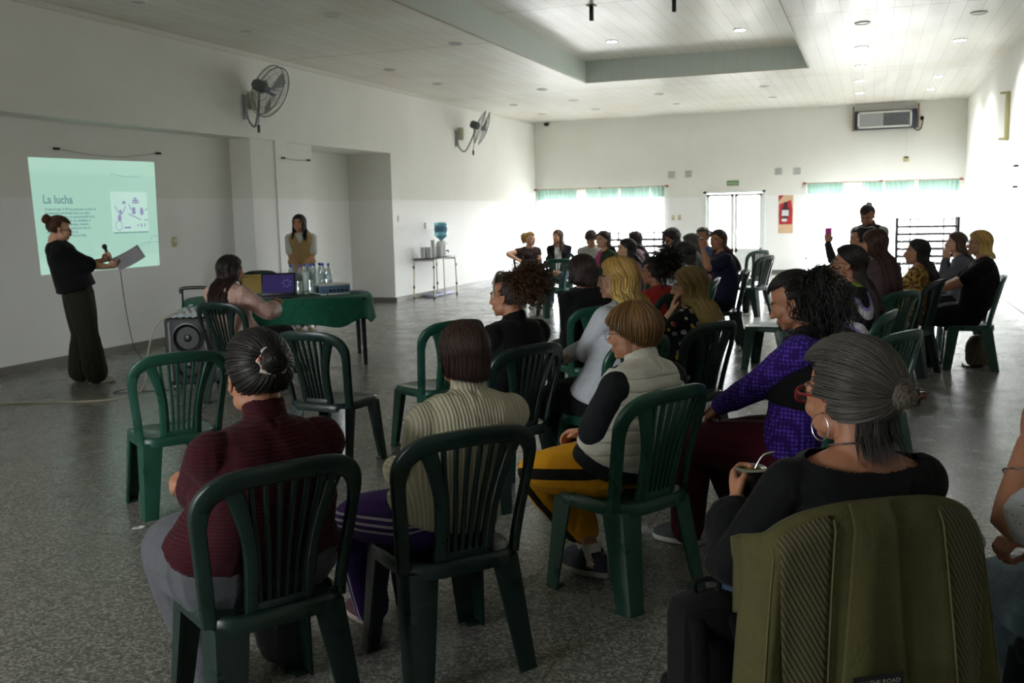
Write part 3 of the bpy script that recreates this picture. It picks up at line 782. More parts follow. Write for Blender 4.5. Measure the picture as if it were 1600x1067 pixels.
        sh0 = np.array(s.sh[-1]); sh1 = np.array(s.sh[1]); nk = np.array(s.neck-s.up*.05)
        for u in (0, .25, .5, .75, 1):
            for e, r in ((sh0, .066), (sh1, .066)):
                c = e*(1-u)+nk*u; rr = (r+.012*u)*s.k+r0; d = P-c; h2 = rr**2-d[:, 0]**2-d[:, 2]**2; m = h2 > 0
                yy = c[1]+sg*np.sqrt(np.maximum(h2, 0)); m &= sg*(yy-P[:, 1]) > 0; P[m, 1] = yy[m]
        return P
    def hair(s, style='loose', length=.3, n=1500, w=.004, mat_=None, puff=1., wave=0., curl=0., wfreq=30, fmax=112, part=0., fringe=False, tie=(0, -.75, .35), tail=.15, bun=.045, seed=None, name='hair', spread=1., jit=.006, nape=0, front_len=None, hairline=.30, back_vol=0):
        r = np.random.RandomState(seed if seed is not None else s.seed+3)
        E = np.array([.0795, .1005, .0925])*np.array([puff, puff, .5+.5*puff]); C = np.array([0, -.012, .030])
        strands = []; K1, K2 = 9, 12
        lay = 1+r.rand(n)*.07*puff; lay2 = r.rand(n)
        def ok(d):   # hair-bearing scalp directions (head frame)
            fy, fz, fx = d[:, 1], d[:, 2], np.abs(d[:, 0])
            face = (fy > .12) & (fz < hairline+.25*(fx))
            face |= (fy > -.12) & (fz < -.18) & (fx > .5)
            return ~face & (fz > -.72)
        if style in ('loose', 'short'):
            th0 = np.arccos(1-r.rand(n)*.85); ph0 = (r.rand(n)*2-1)*np.pi
            side = np.sign(ph0); sgn = side
            fm = np.radians(fmax)
            ph1 = ph0*fm/np.pi if not fringe else ph0
            # strands near the front part start at the hairline
            front = np.abs(ph0) > 2.0
            th0 = np.where(front, np.minimum(th0, np.radians(52)), th0)
            if fringe: th1 = np.radians(np.interp(np.abs(np.degrees(ph0)), [0, 60, 100, 135, 180], [128+nape, 122+nape, 100, 78, 72]))
            else: th1 = np.radians(np.interp(np.abs(np.degrees(ph1)), [0, 70, 112], [112, 104, 98]))+r.randn(n)*.04
            t = np.linspace(0, 1, K1)
            TH = th0[:, None]+(th1-th0)[:, None]*t; PH = ph0[:, None]+(ph1-ph0)[:, None]*(t[None]**.7)
            px = np.sin(TH)*np.sin(PH); py = -np.sin(TH)*np.cos(PH); pz = np.cos(TH)
            P = np.stack([px*E[0], py*E[1], pz*E[2]], -1)*lay[:, None, None]
            P[..., 0] += part*np.clip(P[..., 2]*8, 0, 1)*0
            P = P+C
            if back_vol: P[..., 1] -= back_vol*np.clip(-py, 0, 1)*np.sin(TH)
            L = self_scale = P.shape
            loc = s.to_local(P.reshape(-1, 3)).reshape(P.shape)
            ln = (length if front_len is None else np.where(np.abs(ph1) > 1.2, front_len, length))*(0.82+.25*r.rand(n))
            if style == 'short' or length <= 0:
                S = loc
                tip = loc[:, -1]-loc[:, -2]; tip = tip/np.linalg.norm(tip, axis=1)[:, None]
                tt = np.linspace(0, 1, 4)[1:]; add = loc[:, -1][:, None]+(tip*.6+np.array([0, 0, -.6]))[:, None]*(tt[None, :, None]*np.abs(np.asarray(ln if np.ndim(ln) else np.full(n, ln)))[:, None, None])
                S = np.concatenate([loc, add], 1)
            else:
                end = loc[:, -1]; cen = np.array(s.H)+np.array(s.hm)@np.array([0, -.03, -.05]); tt = np.linspace(0, 1, K2)[1:]
                ax = np.array(s.neck); hz = []
                out = end-cen; out[:, 2] = 0; out /= np.linalg.norm(out, axis=1)[:, None]+1e-9
                base = end.copy()
                for u in tt:
                    q = base.copy(); q[:, 2] -= ln*u
                    tuck = -.008*np.sin(np.clip(u*ln/.12, 0, 1)*np.pi/1)*(1 if length > .12 else .3)
                    q[:, :2] += out[:, :2]*(tuck[:, None] if np.ndim(tuck) else tuck)
                    q[:, 0] += (q[:, 0]-ax[0])*.12*u*(spread-.6)
                    hz.append(s.push(q, .018+.014*lay2, out[:, 1] > .25))
                S = np.concatenate([loc, np.stack(hz, 1)], 1)
        else:
            d = r.randn(n*4, 3); d /= np.linalg.norm(d, axis=1)[:, None]; d = d[ok(d)][:n]; n = len(d); lay = lay[:n]
            # denser along the hairline
            T = np.array(tie, float); T /= np.linalg.norm(T); t = np.linspace(0, 1, K1)
            om = np.arccos(np.clip(d@T, -1, 1))[:, None]; so = np.sin(om)+1e-6
            D = (np.sin((1-t)*om)/so)[..., None]*d[:, None]+(np.sin(t*om)/so)[..., None]*T
            P = D*E*(.99+.05*np.sin(t*np.pi))[None, :, None]*lay[:, None, None]+C
            loc = s.to_local(P.reshape(-1, 3)).reshape(P.shape)
            Tc = s.to_local((T*E*1.02+C)[None])[0]; Td = np.array(s.hm)@T
            if style == 'bun':
                bc = Tc+Td*bun*.55; m = K2; q = []
                a = r.rand(n, 3)-.5; a += Td*1.2; a /= np.linalg.norm(a, axis=1)[:, None]; b = np.cross(a, r.randn(n, 3)); b /= np.linalg.norm(b, axis=1)[:, None]; c = np.cross(a, b)
                ph = np.linspace(0, 4.5, m)[None]+0; hgt = (r.rand(n)*1.6-.8)[:, None]
                rr = bun*np.sqrt(np.clip(1-hgt**2, .1, 1))
                S2 = bc+(b[:, None]*np.cos(ph)[..., None]+c[:, None]*np.sin(ph)[..., None])*rr[..., None]+a[:, None]*(hgt*bun)[..., None]
                S = np.concatenate([loc, S2], 1)
            else:   # ponytail
                tt = np.linspace(0, 1, K2); o = r.randn(n, 3)*.011*spread; ln = tail*(.6+.4*r.rand(n))
                path = Tc+Td*np.array([1, 1, .5])*(.045*np.sin(np.clip(tt*2.2, 0, 1.57)))[:, None]
                S2 = path[None]+o[:, None]*(1+1.6*np.sin(tt*2.6))[None, :, None]+np.array([0, 0, -1])*(tt**1.25)[None, :, None]*ln[:, None, None]
                sh = S2.shape; S2 = s.push(S2.reshape(-1, 3), .014).reshape(sh); S = np.concatenate([loc, S2], 1)
        K = S.shape[1]; tt = np.linspace(0, 1, K)
        ls = np.cumsum(np.concatenate([np.zeros((n, 1)), np.linalg.norm(np.diff(S, axis=1), axis=2)], 1), 1)
        if wave:
            clump = np.floor(np.arctan2(S[:, -1, 0]-s.H.x, -(S[:, -1, 1]-s.H.y))*5)[:, None]
            g = np.clip(tt*1.6-.35, 0, 1); S[..., 0] += wave*g*np.sin(ls*wfreq+clump*1.9); S[..., 1] += wave*g*np.cos(ls*wfreq*.9+clump*2.3)*.8
        if curl:
            # resample finer for curls
            KK = K*3; xi = np.linspace(0, K-1, KK); i0 = np.minimum(xi.astype(int), K-2); fr = (xi-i0)[None, :, None]; S = S[:, i0]*(1-fr)+S[:, i0+1]*fr
            ls = np.linspace(0, 1, KK)[None]*ls[:, -1:]; K = KK; tt = np.linspace(0, 1, K); ph = r.rand(n)[:, None]*6.3; am = curl*(.5+r.rand(n)[:, None])*np.clip(tt*3, 0.15, 1)
            S = S+np.stack([am*np.sin(ls*110+ph), am*np.cos(ls*110+ph), am*np.sin(ls*90+ph*2)*.8], -1)+(r.randn(n, 1, 3)*curl*.5)*tt[None, :, None]
        S = S+r.randn(n, 1, 3)*jit*tt[None, :, None]
        # triangular tubes
        T = np.gradient(S, axis=1); T /= np.linalg.norm(T, axis=2)[..., None]+1e-9
        O = S-np.array(s.H)-np.array([0, 0, .0]); O[..., 2] *= .5; O /= np.linalg.norm(O, axis=2)[..., None]+1e-9
        B = np.cross(T, O); B /= np.linalg.norm(B, axis=2)[..., None]+1e-9; N = np.cross(B, T)
        wd = (w*(.7+.6*r.rand(n)))[:, None]*np.clip(np.minimum((1-tt)*4+.12, 1), 0, 1)[None]
        ring = [S+B*wd[..., None], S+N*(wd*.45)[..., None], S-B*wd[..., None]]
        vs = np.stack(ring, 2).reshape(-1, 3); idx = np.arange(n*K*3).reshape(n, K, 3)
        F = []
        for k in range(3):
            k2 = (k+1) % 3; F.append(np.stack([idx[:, :-1, k], idx[:, :-1, k2], idx[:, 1:, k2], idx[:, 1:, k]], -1).reshape(-1, 4))
        F = np.vstack(F)
        sid = np.repeat(r.rand(n), K*3); along = np.tile(np.repeat(tt, 3), n)
        # scalp shell
        na, nz = 40, 26; sh = []; idm = -np.ones((nz, na), int); dirs = []
        for i in range(nz):
            for j in range(na):
                th = math.pi*.985*(i+.15)/nz; ph = 2*math.pi*j/na; dirs.append((math.sin(th)*math.sin(ph), math.cos(ph)*math.sin(th), math.cos(th)))
        dirs = np.array(dirs); good = ok(dirs)
        if fringe: good |= (dirs[:, 2] > .3)
        SP = s.to_local(dirs*E*np.array([.97, .97, .975])+C+np.array([0, -back_vol*.8, 0])*np.clip(-dirs[:, 1:2], 0, 1)); base = len(vs); SF = []
        for i in range(nz-1):
            for j in range(na):
                q = [i*na+j, i*na+(j+1) % na, (i+1)*na+(j+1) % na, (i+1)*na+j]
                if good[q].all(): SF.append([base+x for x in q])
        vs = np.vstack([vs, SP]); F = np.vstack([F, np.array(SF)]) if SF else F
        sid = np.concatenate([sid, np.full(len(SP), .2)]); along = np.concatenate([along, np.zeros(len(SP))])
        me = np_mesh(name, vs, F, mat_, attrs=dict(sid=sid, along=along)); return link_mesh(name, me, s.root)
    def glasses(s, m, rim=.0016, w=.026, h=.019, lens=None):
        Mx = Matrix.Translation(s.H) @ s.hm.to_4x4() @ Matrix.Scale(s.hs, 4); mb = MB()
        for q in (-1, 1):
            pts = [(q*.032+w*math.copysign(abs(math.cos(a))**.8, math.cos(a)), .099-.25*abs(w*math.cos(a)*.3+.01), -.004+h*math.copysign(abs(math.sin(a))**.8, math.sin(a))) for a in [2*math.pi*i/22 for i in range(22)]]
            mb.tube(pts, rim, 6, closed=True, M=Mx); mb.tube([(q*.058, .092, .004), (q*.074, .07, .004), (q*.079, -.005, .004), (q*.078, -.022, -.012)], rim, 6, M=Mx)
        mb.tube([(-.007, .1, 0), (0, .103, .003), (.007, .1, 0)], rim, 6, M=Mx)
        o = mb.build('glasses', m, s.root)
        lb = MB()
        for q in (-1, 1):
            lb.tube([(q*.032, .0965, -.004), (q*.032, .0975, -.004)], [(w*.95, h*.95)]*2, 18, M=Mx, up=(0, 0, 1))
        lb.build('lens', M_LENS, o)
        return o
    def loc(s, p): return s.H+s.hm @ (V3(p)*s.hs)
_l = NT('spectacle_lens', '#ffffff', .05); _tt = _l.t; _a = _tt.nodes.new('ShaderNodeBsdfTransparent'); _g = _tt.nodes.new('ShaderNodeBsdfGlossy'); _g.inputs['Roughness'].default_value = .05
_x = _tt.nodes.new('ShaderNodeMixShader'); _x.inputs[0].default_value = .15; _l.l(_a.outputs[0], _x.inputs[1]); _l.l(_g.outputs[0], _x.inputs[2]); _l.l(_x.outputs[0], _tt.nodes['Material Output'].inputs[0]); M_LENS = _l.m
# ------------------------------------------------------------------ clothing materials
def knit(name, color, period=.011, axis=0):
    t = cloth(name, color, folds=.15); v = t.coord(); sx = t.n('ShaderNodeSeparateXYZ'); t.l(v, sx.inputs[0])
    u = t.math('ADD', sx.outputs[axis], t.math('MULTIPLY', t.noise(v, 5, 2), .01))
    w = t.math('SINE', t.math('MULTIPLY', u, 2*math.pi/period)); f = t.math('ADD', t.math('MULTIPLY', w, .5), .5)
    c = srgb(color); t.col(t.mix(f, tuple(x*.72 for x in c[:3])+(1,), c)); t.bump(f, .6, .004); return t.m
def leopard(name):
    t = cloth(name, '#a9803f', folds=.15); v = t.coord(); vo = t.n('ShaderNodeTexVoronoi'); vo.inputs['Scale'].default_value = 34
    n = t.n('ShaderNodeTexNoise'); n.inputs['Scale'].default_value = 30; t.l(v, n.inputs[0]); vv = t.mix(.06, v, n.outputs[1], 'ADD'); t.l(vv, vo.inputs['Vector'])
    t.col(t.ramp(vo.outputs['Distance'], [(.0, '#8a5f28'), (.26, '#8a5f28'), (.3, '#1b120c'), (.46, '#1b120c'), (.5, '#b18a48')], 'LINEAR')); return t.m
def blobs(name, stops, scale=6, folds=.15, interp='CONSTANT', detail=0):
    t = cloth(name, '#888888', folds=folds); v = t.coord(); n = t.noise(v, scale, detail); t.col(t.ramp(n, stops, interp)); return t.m
def lattice(name):
    t = cloth(name, '#46298c', folds=.15); v = t.coord('Object', (55, 55, 55)); 
    vo = t.n('ShaderNodeTexVoronoi'); vo.inputs['Randomness'].default_value = .15; vo.inputs['Scale'].default_value = 1; t.l(v, vo.inputs['Vector'])
    t.col(t.ramp(vo.outputs['Distance'], [(.25, '#5a3bb0'), (.5, '#2b1560')])); t.bump(vo.outputs['Distance'], .5, .004); return t.m
def stripe_leg(name, base, stripe, cuts):
    t = cloth(name, base, folds=.2); a = t.attr('seam').outputs['Fac']; acc = None
    for lo, hi in cuts:
        m = t.math('MULTIPLY', t.math('GREATER_THAN', a, lo), t.math('LESS_THAN', a, hi)); acc = m if acc is None else t.math('MAXIMUM', acc, m)
    t.col(t.mix(acc, base, stripe)); return t.m
def quilt(name, color):
    t = cloth(name, color, folds=.4); v = t.coord(); sx = t.n('ShaderNodeSeparateXYZ'); t.l(v, sx.inputs[0])
    f = t.math('ABSOLUTE', t.math('SINE', t.math('MULTIPLY', t.math('ADD', sx.outputs[2], t.math('MULTIPLY', t.noise(v, 8, 2), .012)), math.pi/.052)))
    low = t.math('LESS_THAN', sx.outputs[2], .98); f2 = t.math('MAXIMUM', t.math('POWER', f, .4), t.math('SUBTRACT', 1, low))
    t.bump(f2, .8, .012); return t.m
def denim(name, c): return cloth(name, c, folds=.35, var=.25).m
DARKSH = mat('dark_shoe', '#191a1c', .6); SOLEW = mat('white_sole', '#c9c7c0', .6); SOLEC = mat('cream_sole', '#b8ad8c', .6); BLKSOLE = mat('black_sole', '#131313', .6)
WHSH = mat('white_shoe', '#c8c6c0', .5); METAL = mat('silver_metal', '#c9c9c6', .25, 1); GOLD = mat('pale_metal', '#b9a787', .3, 1)
BLACK = cloth('black_fabric', '#090a0c').m; NAVY = cloth('navy_fabric', '#171a33').m; BLACKT = cloth('black_trouser', '#101114').m; GREYT = cloth('grey_trouser', '#57585c').m
JEANS = denim('blue_jeans', '#24364f'); LJEANS = denim('pale_jeans', '#8aa0ad'); WHITET = cloth('white_trouser', '#cfcdc9').m
H_BLACK = hair_mat('#15110f'); H_DBR = hair_mat('#2a1b14'); H_BR = hair_mat('#47301e'); H_RED = hair_mat('#3a1a12'); H_BLOND = hair_mat('#b08a4a', '#e0c070'); H_ASH = hair_mat('#7a6238', '#c4a868'); H_GREY = hair_mat('#4a4641', '#6f675c')
T1, T2, T3, T4 = '#b98567', '#a87458', '#c99a7e', '#8f5f45'

def near_lap(P, a=.5, z=.60):
    P.arms(-1, (-.07, .27, z), curl=a); P.arms(1, (.07, .29, z+.01), curl=a)
def crossed(P, y=.20, z=.80):
    P.arms(-1, (.10, y, z), pole=(-1, -.2, -.6), curl=.6, hdir=(1, -.1, .1)); P.arms(1, (-.10, y+.03, z-.03), pole=(1, -.2, -.6), curl=.6, hdir=(-1, -.1, .1))
def legs(P, *a, **k): P.legs(-1); P.legs(1)
def far_person(label, ch, head, deg, top, tcol, hair, hyaw=0, hpitch=0, arms=None, tone=T1, fat=1, sleeve='long', bottoms=None, voxel=.009, chairlabel=None, cgroup='green plastic chairs', standing=False, pelvis=None, shoes=True, hroll=0, bust=.7, collar=None, k=1, dark=False, grp=None):
    x, y = ch
    if chairlabel: chair(x, y, deg if not isinstance(chairlabel, tuple) else chairlabel[1], chairlabel if not isinstance(chairlabel, tuple) else chairlabel[0], cgroup, dark)
    P = Person(label, x, y, deg, head=head, hyaw=hyaw, hpitch=hpitch, hroll=hroll, voxel=voxel, tone=tone, fat=fat, pelvis=pelvis, k=k)
    (arms or near_lap)(P); legs(P)
    P.body(); P.top(top, name=tcol, sleeve=sleeve, amp=.003, bust=bust, collar=collar); P.trousers(bottoms or BLACKT, amp=.003)
    if shoes: P.shoes(DARKSH, BLKSOLE)
    hs = dict(hair); st = hs.pop('style', 'loose'); P.hair(st, mat_=hs.pop('m', H_DBR), **hs)
    return P

# ------------------------------------------------------------------ the near rows
# person in the burgundy sweater
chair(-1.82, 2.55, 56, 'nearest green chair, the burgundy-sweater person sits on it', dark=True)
P = Person('person from behind in a burgundy knit sweater, low bun in a white scrunchie', -1.82, 2.55, 56, head=(-1.807, 2.593, 1.247), hsc=1.14, fat=1.42, hipw=1.3, voxel=.0055, tone=T2, pelvis=(0, .02, .545), hpitch=-4)
P.arms(-1, (.06, .30, .78), pole=(-1, -.5, -.5), curl=.6, hdir=(1, 0, .1)); P.arms(1, (-.04, .32, .75), pole=(1, -.5, -.5), curl=.6, hdir=(-1, 0, .1))
P.legs(-1, (-.16, .40, .50), (-.06, .30, .09)); P.legs(1, (.17, .40, .50), (.20, .33, .09), toe=(.1, 1, 0))
P.body(); P.top(knit('burgundy_knit', '#3c0915', .012, 2), 'sweater', g=.014, lo=.03, amp=.006, collar=(.045, .062), loose=.012)
P.trousers(cloth('heather_grey_trouser', '#55565b').m, g=.016, wide=.02); P.shoes(DARKSH, SOLEC)
P.hair('bun', n=3600, w=.0022, mat_=H_BLACK, tie=(0, -.93, .18), bun=.036, jit=.003, puff=1.05)
sc = MB(); c0 = P.loc((0, -.119, .046))
for i in range(1):
    pts = []
    for j in range(40):
        a = 2*math.pi*j/40; rr = .037+.005*math.sin(7*a); pts.append(tuple(c0+P.hm @ V3((math.cos(a)*rr, -.004*math.sin(5*a), math.sin(a)*rr))))
    sc.tube(pts, [(.010+.004*math.sin(j*2.4), .013+.003*math.cos(j*1.7)) for j in range(40)], 8, closed=True)
sm = cloth('scrunchie_print', '#b7b3ab'); sv = sm.coord(); sm.col(sm.ramp(sm.noise(sv, 55, 1), [(.0, '#b9b6ae'), (.60, '#b9b6ae'), (.62, '#a3352c'), (.68, '#a3352c'), (.7, '#2f6a66')], 'CONSTANT'))
sc.build('scrunchie', sm.m, P.root)

# person in the ribbed cream sweater
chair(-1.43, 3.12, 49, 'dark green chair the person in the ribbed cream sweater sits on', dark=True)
P = Person('person from behind in a ribbed cream sweater and purple striped track trousers', -1.43, 3.12, 49, head=(-1.345, 3.187, 1.222), fat=1.05, hipw=1.08, voxel=.0055, tone=T2, hpitch=-4, hroll=3)
P.arms(-1, (-.07, .24, .66), pole=(-.15, -.4, -1), curl=.5); P.arms(1, (.08, .27, .66), pole=(.2, -.4, -1), curl=.5)
P.legs(-1, (-.21, .36, .47), (-.13, .40, .09), toe=(-.2, 1, 0)); P.legs(1, (.02, .42, .48), (.03, .36, .09), toe=(.1, 1, 0))
P.body(); P.top(knit('ribbed_cream_knit', '#c9c4aa', .0125, 0), 'sweater', g=.015, lo=.06, amp=.005, collar=(.040, .060), cuff=.006)
P.trousers(stripe_leg('purple_track_trouser', '#3f2569', '#b9b4c4', [(-.030, -.020), (-.005, .005), (.020, .030)]), g=.014, wide=.006, name='track_trousers')
P.shoes(mat('maroon_trainer', '#3b1420', .6, var=.5, nscale=60), mat('mixed_sole', '#9d8e88', .5, var=.4, nscale=40), name='trainer')
P.hair('loose', .075, n=4200, w=.0022, mat_=hair_mat('#3a231c'), jit=.002, spread=.3, fmax=100, puff=1.02)

# person in the white vest
chair(-.97, 3.97, 61, 'bright green chair the person in the white padded vest sits on')
P = Person('person seen from behind left in a white padded vest and yellow trousers', -.97, 3.97, 61, head=(-.925, 4.015, 1.214), fat=1.15, hipw=1.12, voxel=.0055, tone=T1, hyaw=22, hpitch=-3, pelvis=(0, .03, .535))
P.arms(-1, (.0, .21, .66), pole=(-.8, -.3, -.9), curl=.5, hdir=(.8, .5, -.1)); P.arms(1, (.10, .30, .62), pole=(.8, -.4, -1), curl=.5)
P.legs(-1, (-.18, .38, .47), (.02, .20, .10), toe=(.0, .9, -.0)); P.legs(1, (.06, .42, .46), (-.05, .12, .11), toe=(-.1, .95, 0))
P.body(); P.top(denim('washed_black_shirt', '#24272c'), 'tee_shirt', g=.014, sleeve='short', lo=-.01, amp=.005)
P.top(quilt('white_quilted_vest', '#dcdad0'), 'padded_vest', g=.026, sleeve='none', lo=.10, hi=.93, amp=.004, collar=(.040, .070))
P.trousers(stripe_leg('yellow_trouser', '#c98e12', '#14130f', [(-.022, .026)]), g=.012, length=.72)
P.shoes(mat('navy_trainer', '#1d2133', .6, var=.3), mat('grey_sole', '#8f8b80', .6), name='trainer')
so = MB()
for q in (-1, 1): kn, an, t_ = P.leg[q]; so.tube([an+V3((0, 0, -.04)), an.lerp(kn, .12)], [.040, .042], 14)
so.build('sock', mat('white_sock', '#c4c2bc', .9), P.root)
P.hair('short', .012, n=4200, w=.0024, mat_=hair_mat('#75542c'), fringe=True, puff=1.10, nape=6, jit=.005)
P.glasses(mat('thin_wire_frame', '#3f3f42', .3, .8), rim=.0011)

# person with grey pinned-up hair
chair(-.13, 2.60, 32, 'green chair mostly hidden under the olive jacket', dark=True)
P = Person('person from behind in a wide-neck black top holding a mate gourd', -.09, 2.64, 24, head=(-.045, 2.64, 1.25), hsc=1.12, fat=1.12, hipw=1.1, voxel=.005, tone=T2, hyaw=22, hpitch=-2, pelvis=(0, .06, .54))
P.arms(-1, (-.205, .133, .80), pole=(-.5, -.9, -.8), curl=.75, hdir=(.10, .8, .5), pn=(.9, -.1, .1)); P.arms(1, (.12, .30, .64), pole=(.8, -.4, -1), curl=.5)
legs(P)
P.body()
wn = lambda co, s: (np.linalg.norm((co-np.array(s.neck+V3((0, -.03, 0))))*np.array([.62, 1, 1]), axis=1) < .092) & (co[:, 2] > s.neck.z-.09)
P.top(BLACK, 'top', g=.014, sleeve='three', amp=.006, cut=wn, lo=-.04, loose=.012, cuff=.02); P.trousers(JEANS); P.shoes(DARKSH, BLKSOLE)
P.hair('bun', n=5200, w=.0017, mat_=hair_mat('#524d47', '#6e665b'), tie=(.14, -.95, -.12), bun=.024, jit=.006, puff=1.20, wave=.002)
P.hair('loose', .15, n=260, w=.0015, mat_=hair_mat('#2a2523'), jit=.011, fmax=40, puff=.98, name='nape_hair')
cl = MB(); cc = P.loc((.045, -.142, .012))
for i in range(5):
    a = -.6+.3*i; cl.tube([tuple(cc+P.hm @ V3((.020*math.cos(a+k*.5)-.01+.006*k, -.018+.010*k, .030*math.sin(a)-.004*k))) for k in range(4)], [.003, .006, .0055, .003], 6)
cl.tube([tuple(cc+P.hm @ V3((-.02, -.008, 0))), tuple(cc+P.hm @ V3((.028, -.016, 0)))], .010, 10)
cl.build('claw_clip', mat('dark_red_plastic', '#4a1512', .25), P.root)
P.glasses(mat('red_frame', '#8e1f26', .3), rim=.0026)
er = MB()
er.tube([tuple(P.loc((-.083, -.006+.026*math.sin(a), -.062+.030*math.cos(a)))) for a in [2*math.pi*i/28 for i in range(28)]], .0013, 6, closed=True)
er.build('hoop_earring', METAL, P.root)
nk = MB(); pts = []
for i in range(44):
    a = 2*math.pi*i/44; c_ = P.neck+V3((.074*math.cos(a), -.004+.072*math.sin(a), .002+.022*(-math.sin(a)))); pts.append(tuple(c_))
nk.tube(pts, [.0026+.0012*(i % 2) for i in range(44)], 6, closed=True); nk.build('chain_necklace', METAL, P.root)
MATE_P = P

# person cut by the right edge of the frame
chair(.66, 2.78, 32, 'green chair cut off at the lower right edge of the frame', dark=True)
P = Person('person at the right edge in a white top and pale jeans, forearm raised', .66, 2.78, 32, head=(.70, 2.82, 1.24), fat=1.15, hipw=1.15, voxel=.005, tone=T2)
P.arms(-1, (-.21, .16, .98), pole=(-.6, -.3, -1), curl=.5, hdir=(.3, .1, 1)); P.arms(1, (-.14, .20, .70), pole=(.8, -.4, -.6), curl=.9, hdir=(-1, .1, 0))
legs(P); P.body(); tt_ = cloth('white_eyelet_cotton', '#bdc2c6', folds=.35); tv = tt_.coord('Object', (70, 70, 70)); vo_ = tt_.n('ShaderNodeTexVoronoi'); vo_.inputs['Randomness'].default_value = .3; vo_.inputs['Scale'].default_value = 1; tt_.l(tv, vo_.inputs['Vector'])
tt_.col(tt_.ramp(vo_.outputs['Distance'], [(.14, '#6f7478'), (.2, '#bdc2c6')])); P.top(tt_.m, 'top', g=.016, sleeve='short', lo=-.03, loose=.02, amp=.005); P.trousers(LJEANS, g=.014, wide=.02); P.shoes(WHSH, SOLEW); P.hair('loose', .22, n=1500, w=.003, mat_=H_BR)
br = MB(); e_, w_ = P.arm[-1]; bc = e_.lerp(w_, .62); bd = (w_-e_).normalized(); bx = bd.cross(V3((0, 1, 0))).normalized(); by = bd.cross(bx)
br.tube([tuple(bc+bx*(.040*math.cos(a))+by*(.040*math.sin(a))) for a in [2*math.pi*i/30 for i in range(30)]], .0028, 8, closed=True); br.build('silver_bracelet', METAL, P.root)

# blonde in pale top
chair(-1.42, 5.50, 62, 'green chair the long-haired blonde person in a pale top sits on')
P = Person('person with long wavy blonde hair, pale grey long-sleeved top', -1.42, 5.50, 62, head=(-1.356, 5.536, 1.329), fat=1.2, hipw=1.2, voxel=.0065, tone=T3, hyaw=40, hpitch=2)
crossed(P, .22, .78); P.legs(-1); P.legs(1)
P.body(); P.top(cloth('pale_grey_top', '#b8bcc2', folds=.3).m, 'top', g=.014, lo=-.06, loose=.02, amp=.006); P.trousers(BLACKT); P.shoes(DARKSH, BLKSOLE)
P.hair('loose', .38, n=3800, w=.0034, mat_=H_BLOND, wave=.014, wfreq=34, puff=1.12, fmax=108, spread=2.2)
P.glasses(mat('pale_pink_frame', '#b98f8c', .3), rim=.0022)
# curly hair with a headband
chair(-1.94, 5.08, 62, 'dark green chair the curly-haired person with a headband sits on', dark=True)
P = Person('person in black with curly brown hair gathered high, white headband', -1.94, 5.08, 62, head=(-1.885, 5.124, 1.262), fat=1.25, hipw=1.1, voxel=.0065, tone=T2, hyaw=20, pelvis=(0, .03, .54))
near_lap(P); legs(P); P.body(); P.top(BLACK, 'top', g=.014, collar=(.02, .064)); P.trousers(BLACKT); P.shoes(DARKSH, BLKSOLE)
P.hair('tail', n=2600, w=.0026, mat_=hair_mat('#2b1a10', '#4a2c15'), tie=(.1, -.75, .5), tail=.055, spread=1.8, curl=.005, puff=1.06, jit=.005)
hb = MB(); hb.tube([tuple(P.loc((math.sin(a)*.096, .030+.012*math.cos(a), .026+.108*math.cos(a)))) for a in [-1.75+3.5*i/24 for i in range(25)]], [(.004, .008)]*25, 8); hb.build('headband', mat('white_headband', '#c9c8bf', .4), P.root)
ea = MB(); ea.ell(tuple(P.loc((-.080, -.012, -.036))), (.006, .006, .008)); ea.build('earring', METAL, P.root)
# dark bob in black
chair(-2.05, 7.30, 42, 'green chair under the person in black with a dark bob')
far_person('person from behind in black with a rounded dark brown bob', (-2.05, 7.30), (-2.085, 7.318, 1.263), 42, BLACK, 'top', dict(length=.10, n=1600, w=.004, m=H_DBR, fringe=False, puff=1.16, wave=.006), hyaw=15, fat=1.3, voxel=.0075)
# floral top, hand at cheek
chair(-1.14, 6.30, 62, 'dark green chair the person in the floral top sits on', dark=True)
P = Person('person in a dark floral top resting her cheek on one hand', -1.14, 6.30, 62, head=(-1.085, 6.33, 1.226), fat=1.1, voxel=.0065, tone=T3, hyaw=38)
ch_ = P.loc((-.07, .045, -.075)); P.arms(-1, tuple(ch_+V3((-.03, .06, -.085))), pole=(-.3, .3, -1), curl=.25, hdir=(.2, -.15, 1), pn=(.6, -.7, 0)); P.arms(1, (.05, .28, .62))
legs(P); P.body(); fl_ = cloth('floral_print', '#14141a'); fv = fl_.coord(); fo = fl_.n('ShaderNodeTexVoronoi'); fo.inputs['Scale'].default_value = 22; fl_.l(fv, fo.inputs['Vector'])
fc = fl_.n('ShaderNodeSeparateColor'); fl_.l(fo.outputs['Color'], fc.inputs[0]); fcol = fl_.ramp(fc.outputs[0], [(0, '#14141a'), (.45, '#8f8690'), (.6, '#b3a23c'), (.72, '#7d2f55'), (.85, '#c9c6c4'), (.95, '#14141a')], 'CONSTANT')
fl_.col(fl_.mix(fl_.math('LESS_THAN', fo.outputs['Distance'], .42), '#14141a', fcol)); P.top(fl_.m, 'top', sleeve='three', g=.014); P.trousers(BLACKT); P.shoes(DARKSH, BLKSOLE)
P.hair('loose', .24, n=3000, w=.0032, mat_=H_ASH, wave=.004, puff=1.10, spread=1.4)
P.glasses(mat('pale_metal_frame', '#b8b2a4', .3, .6), rim=.0016)
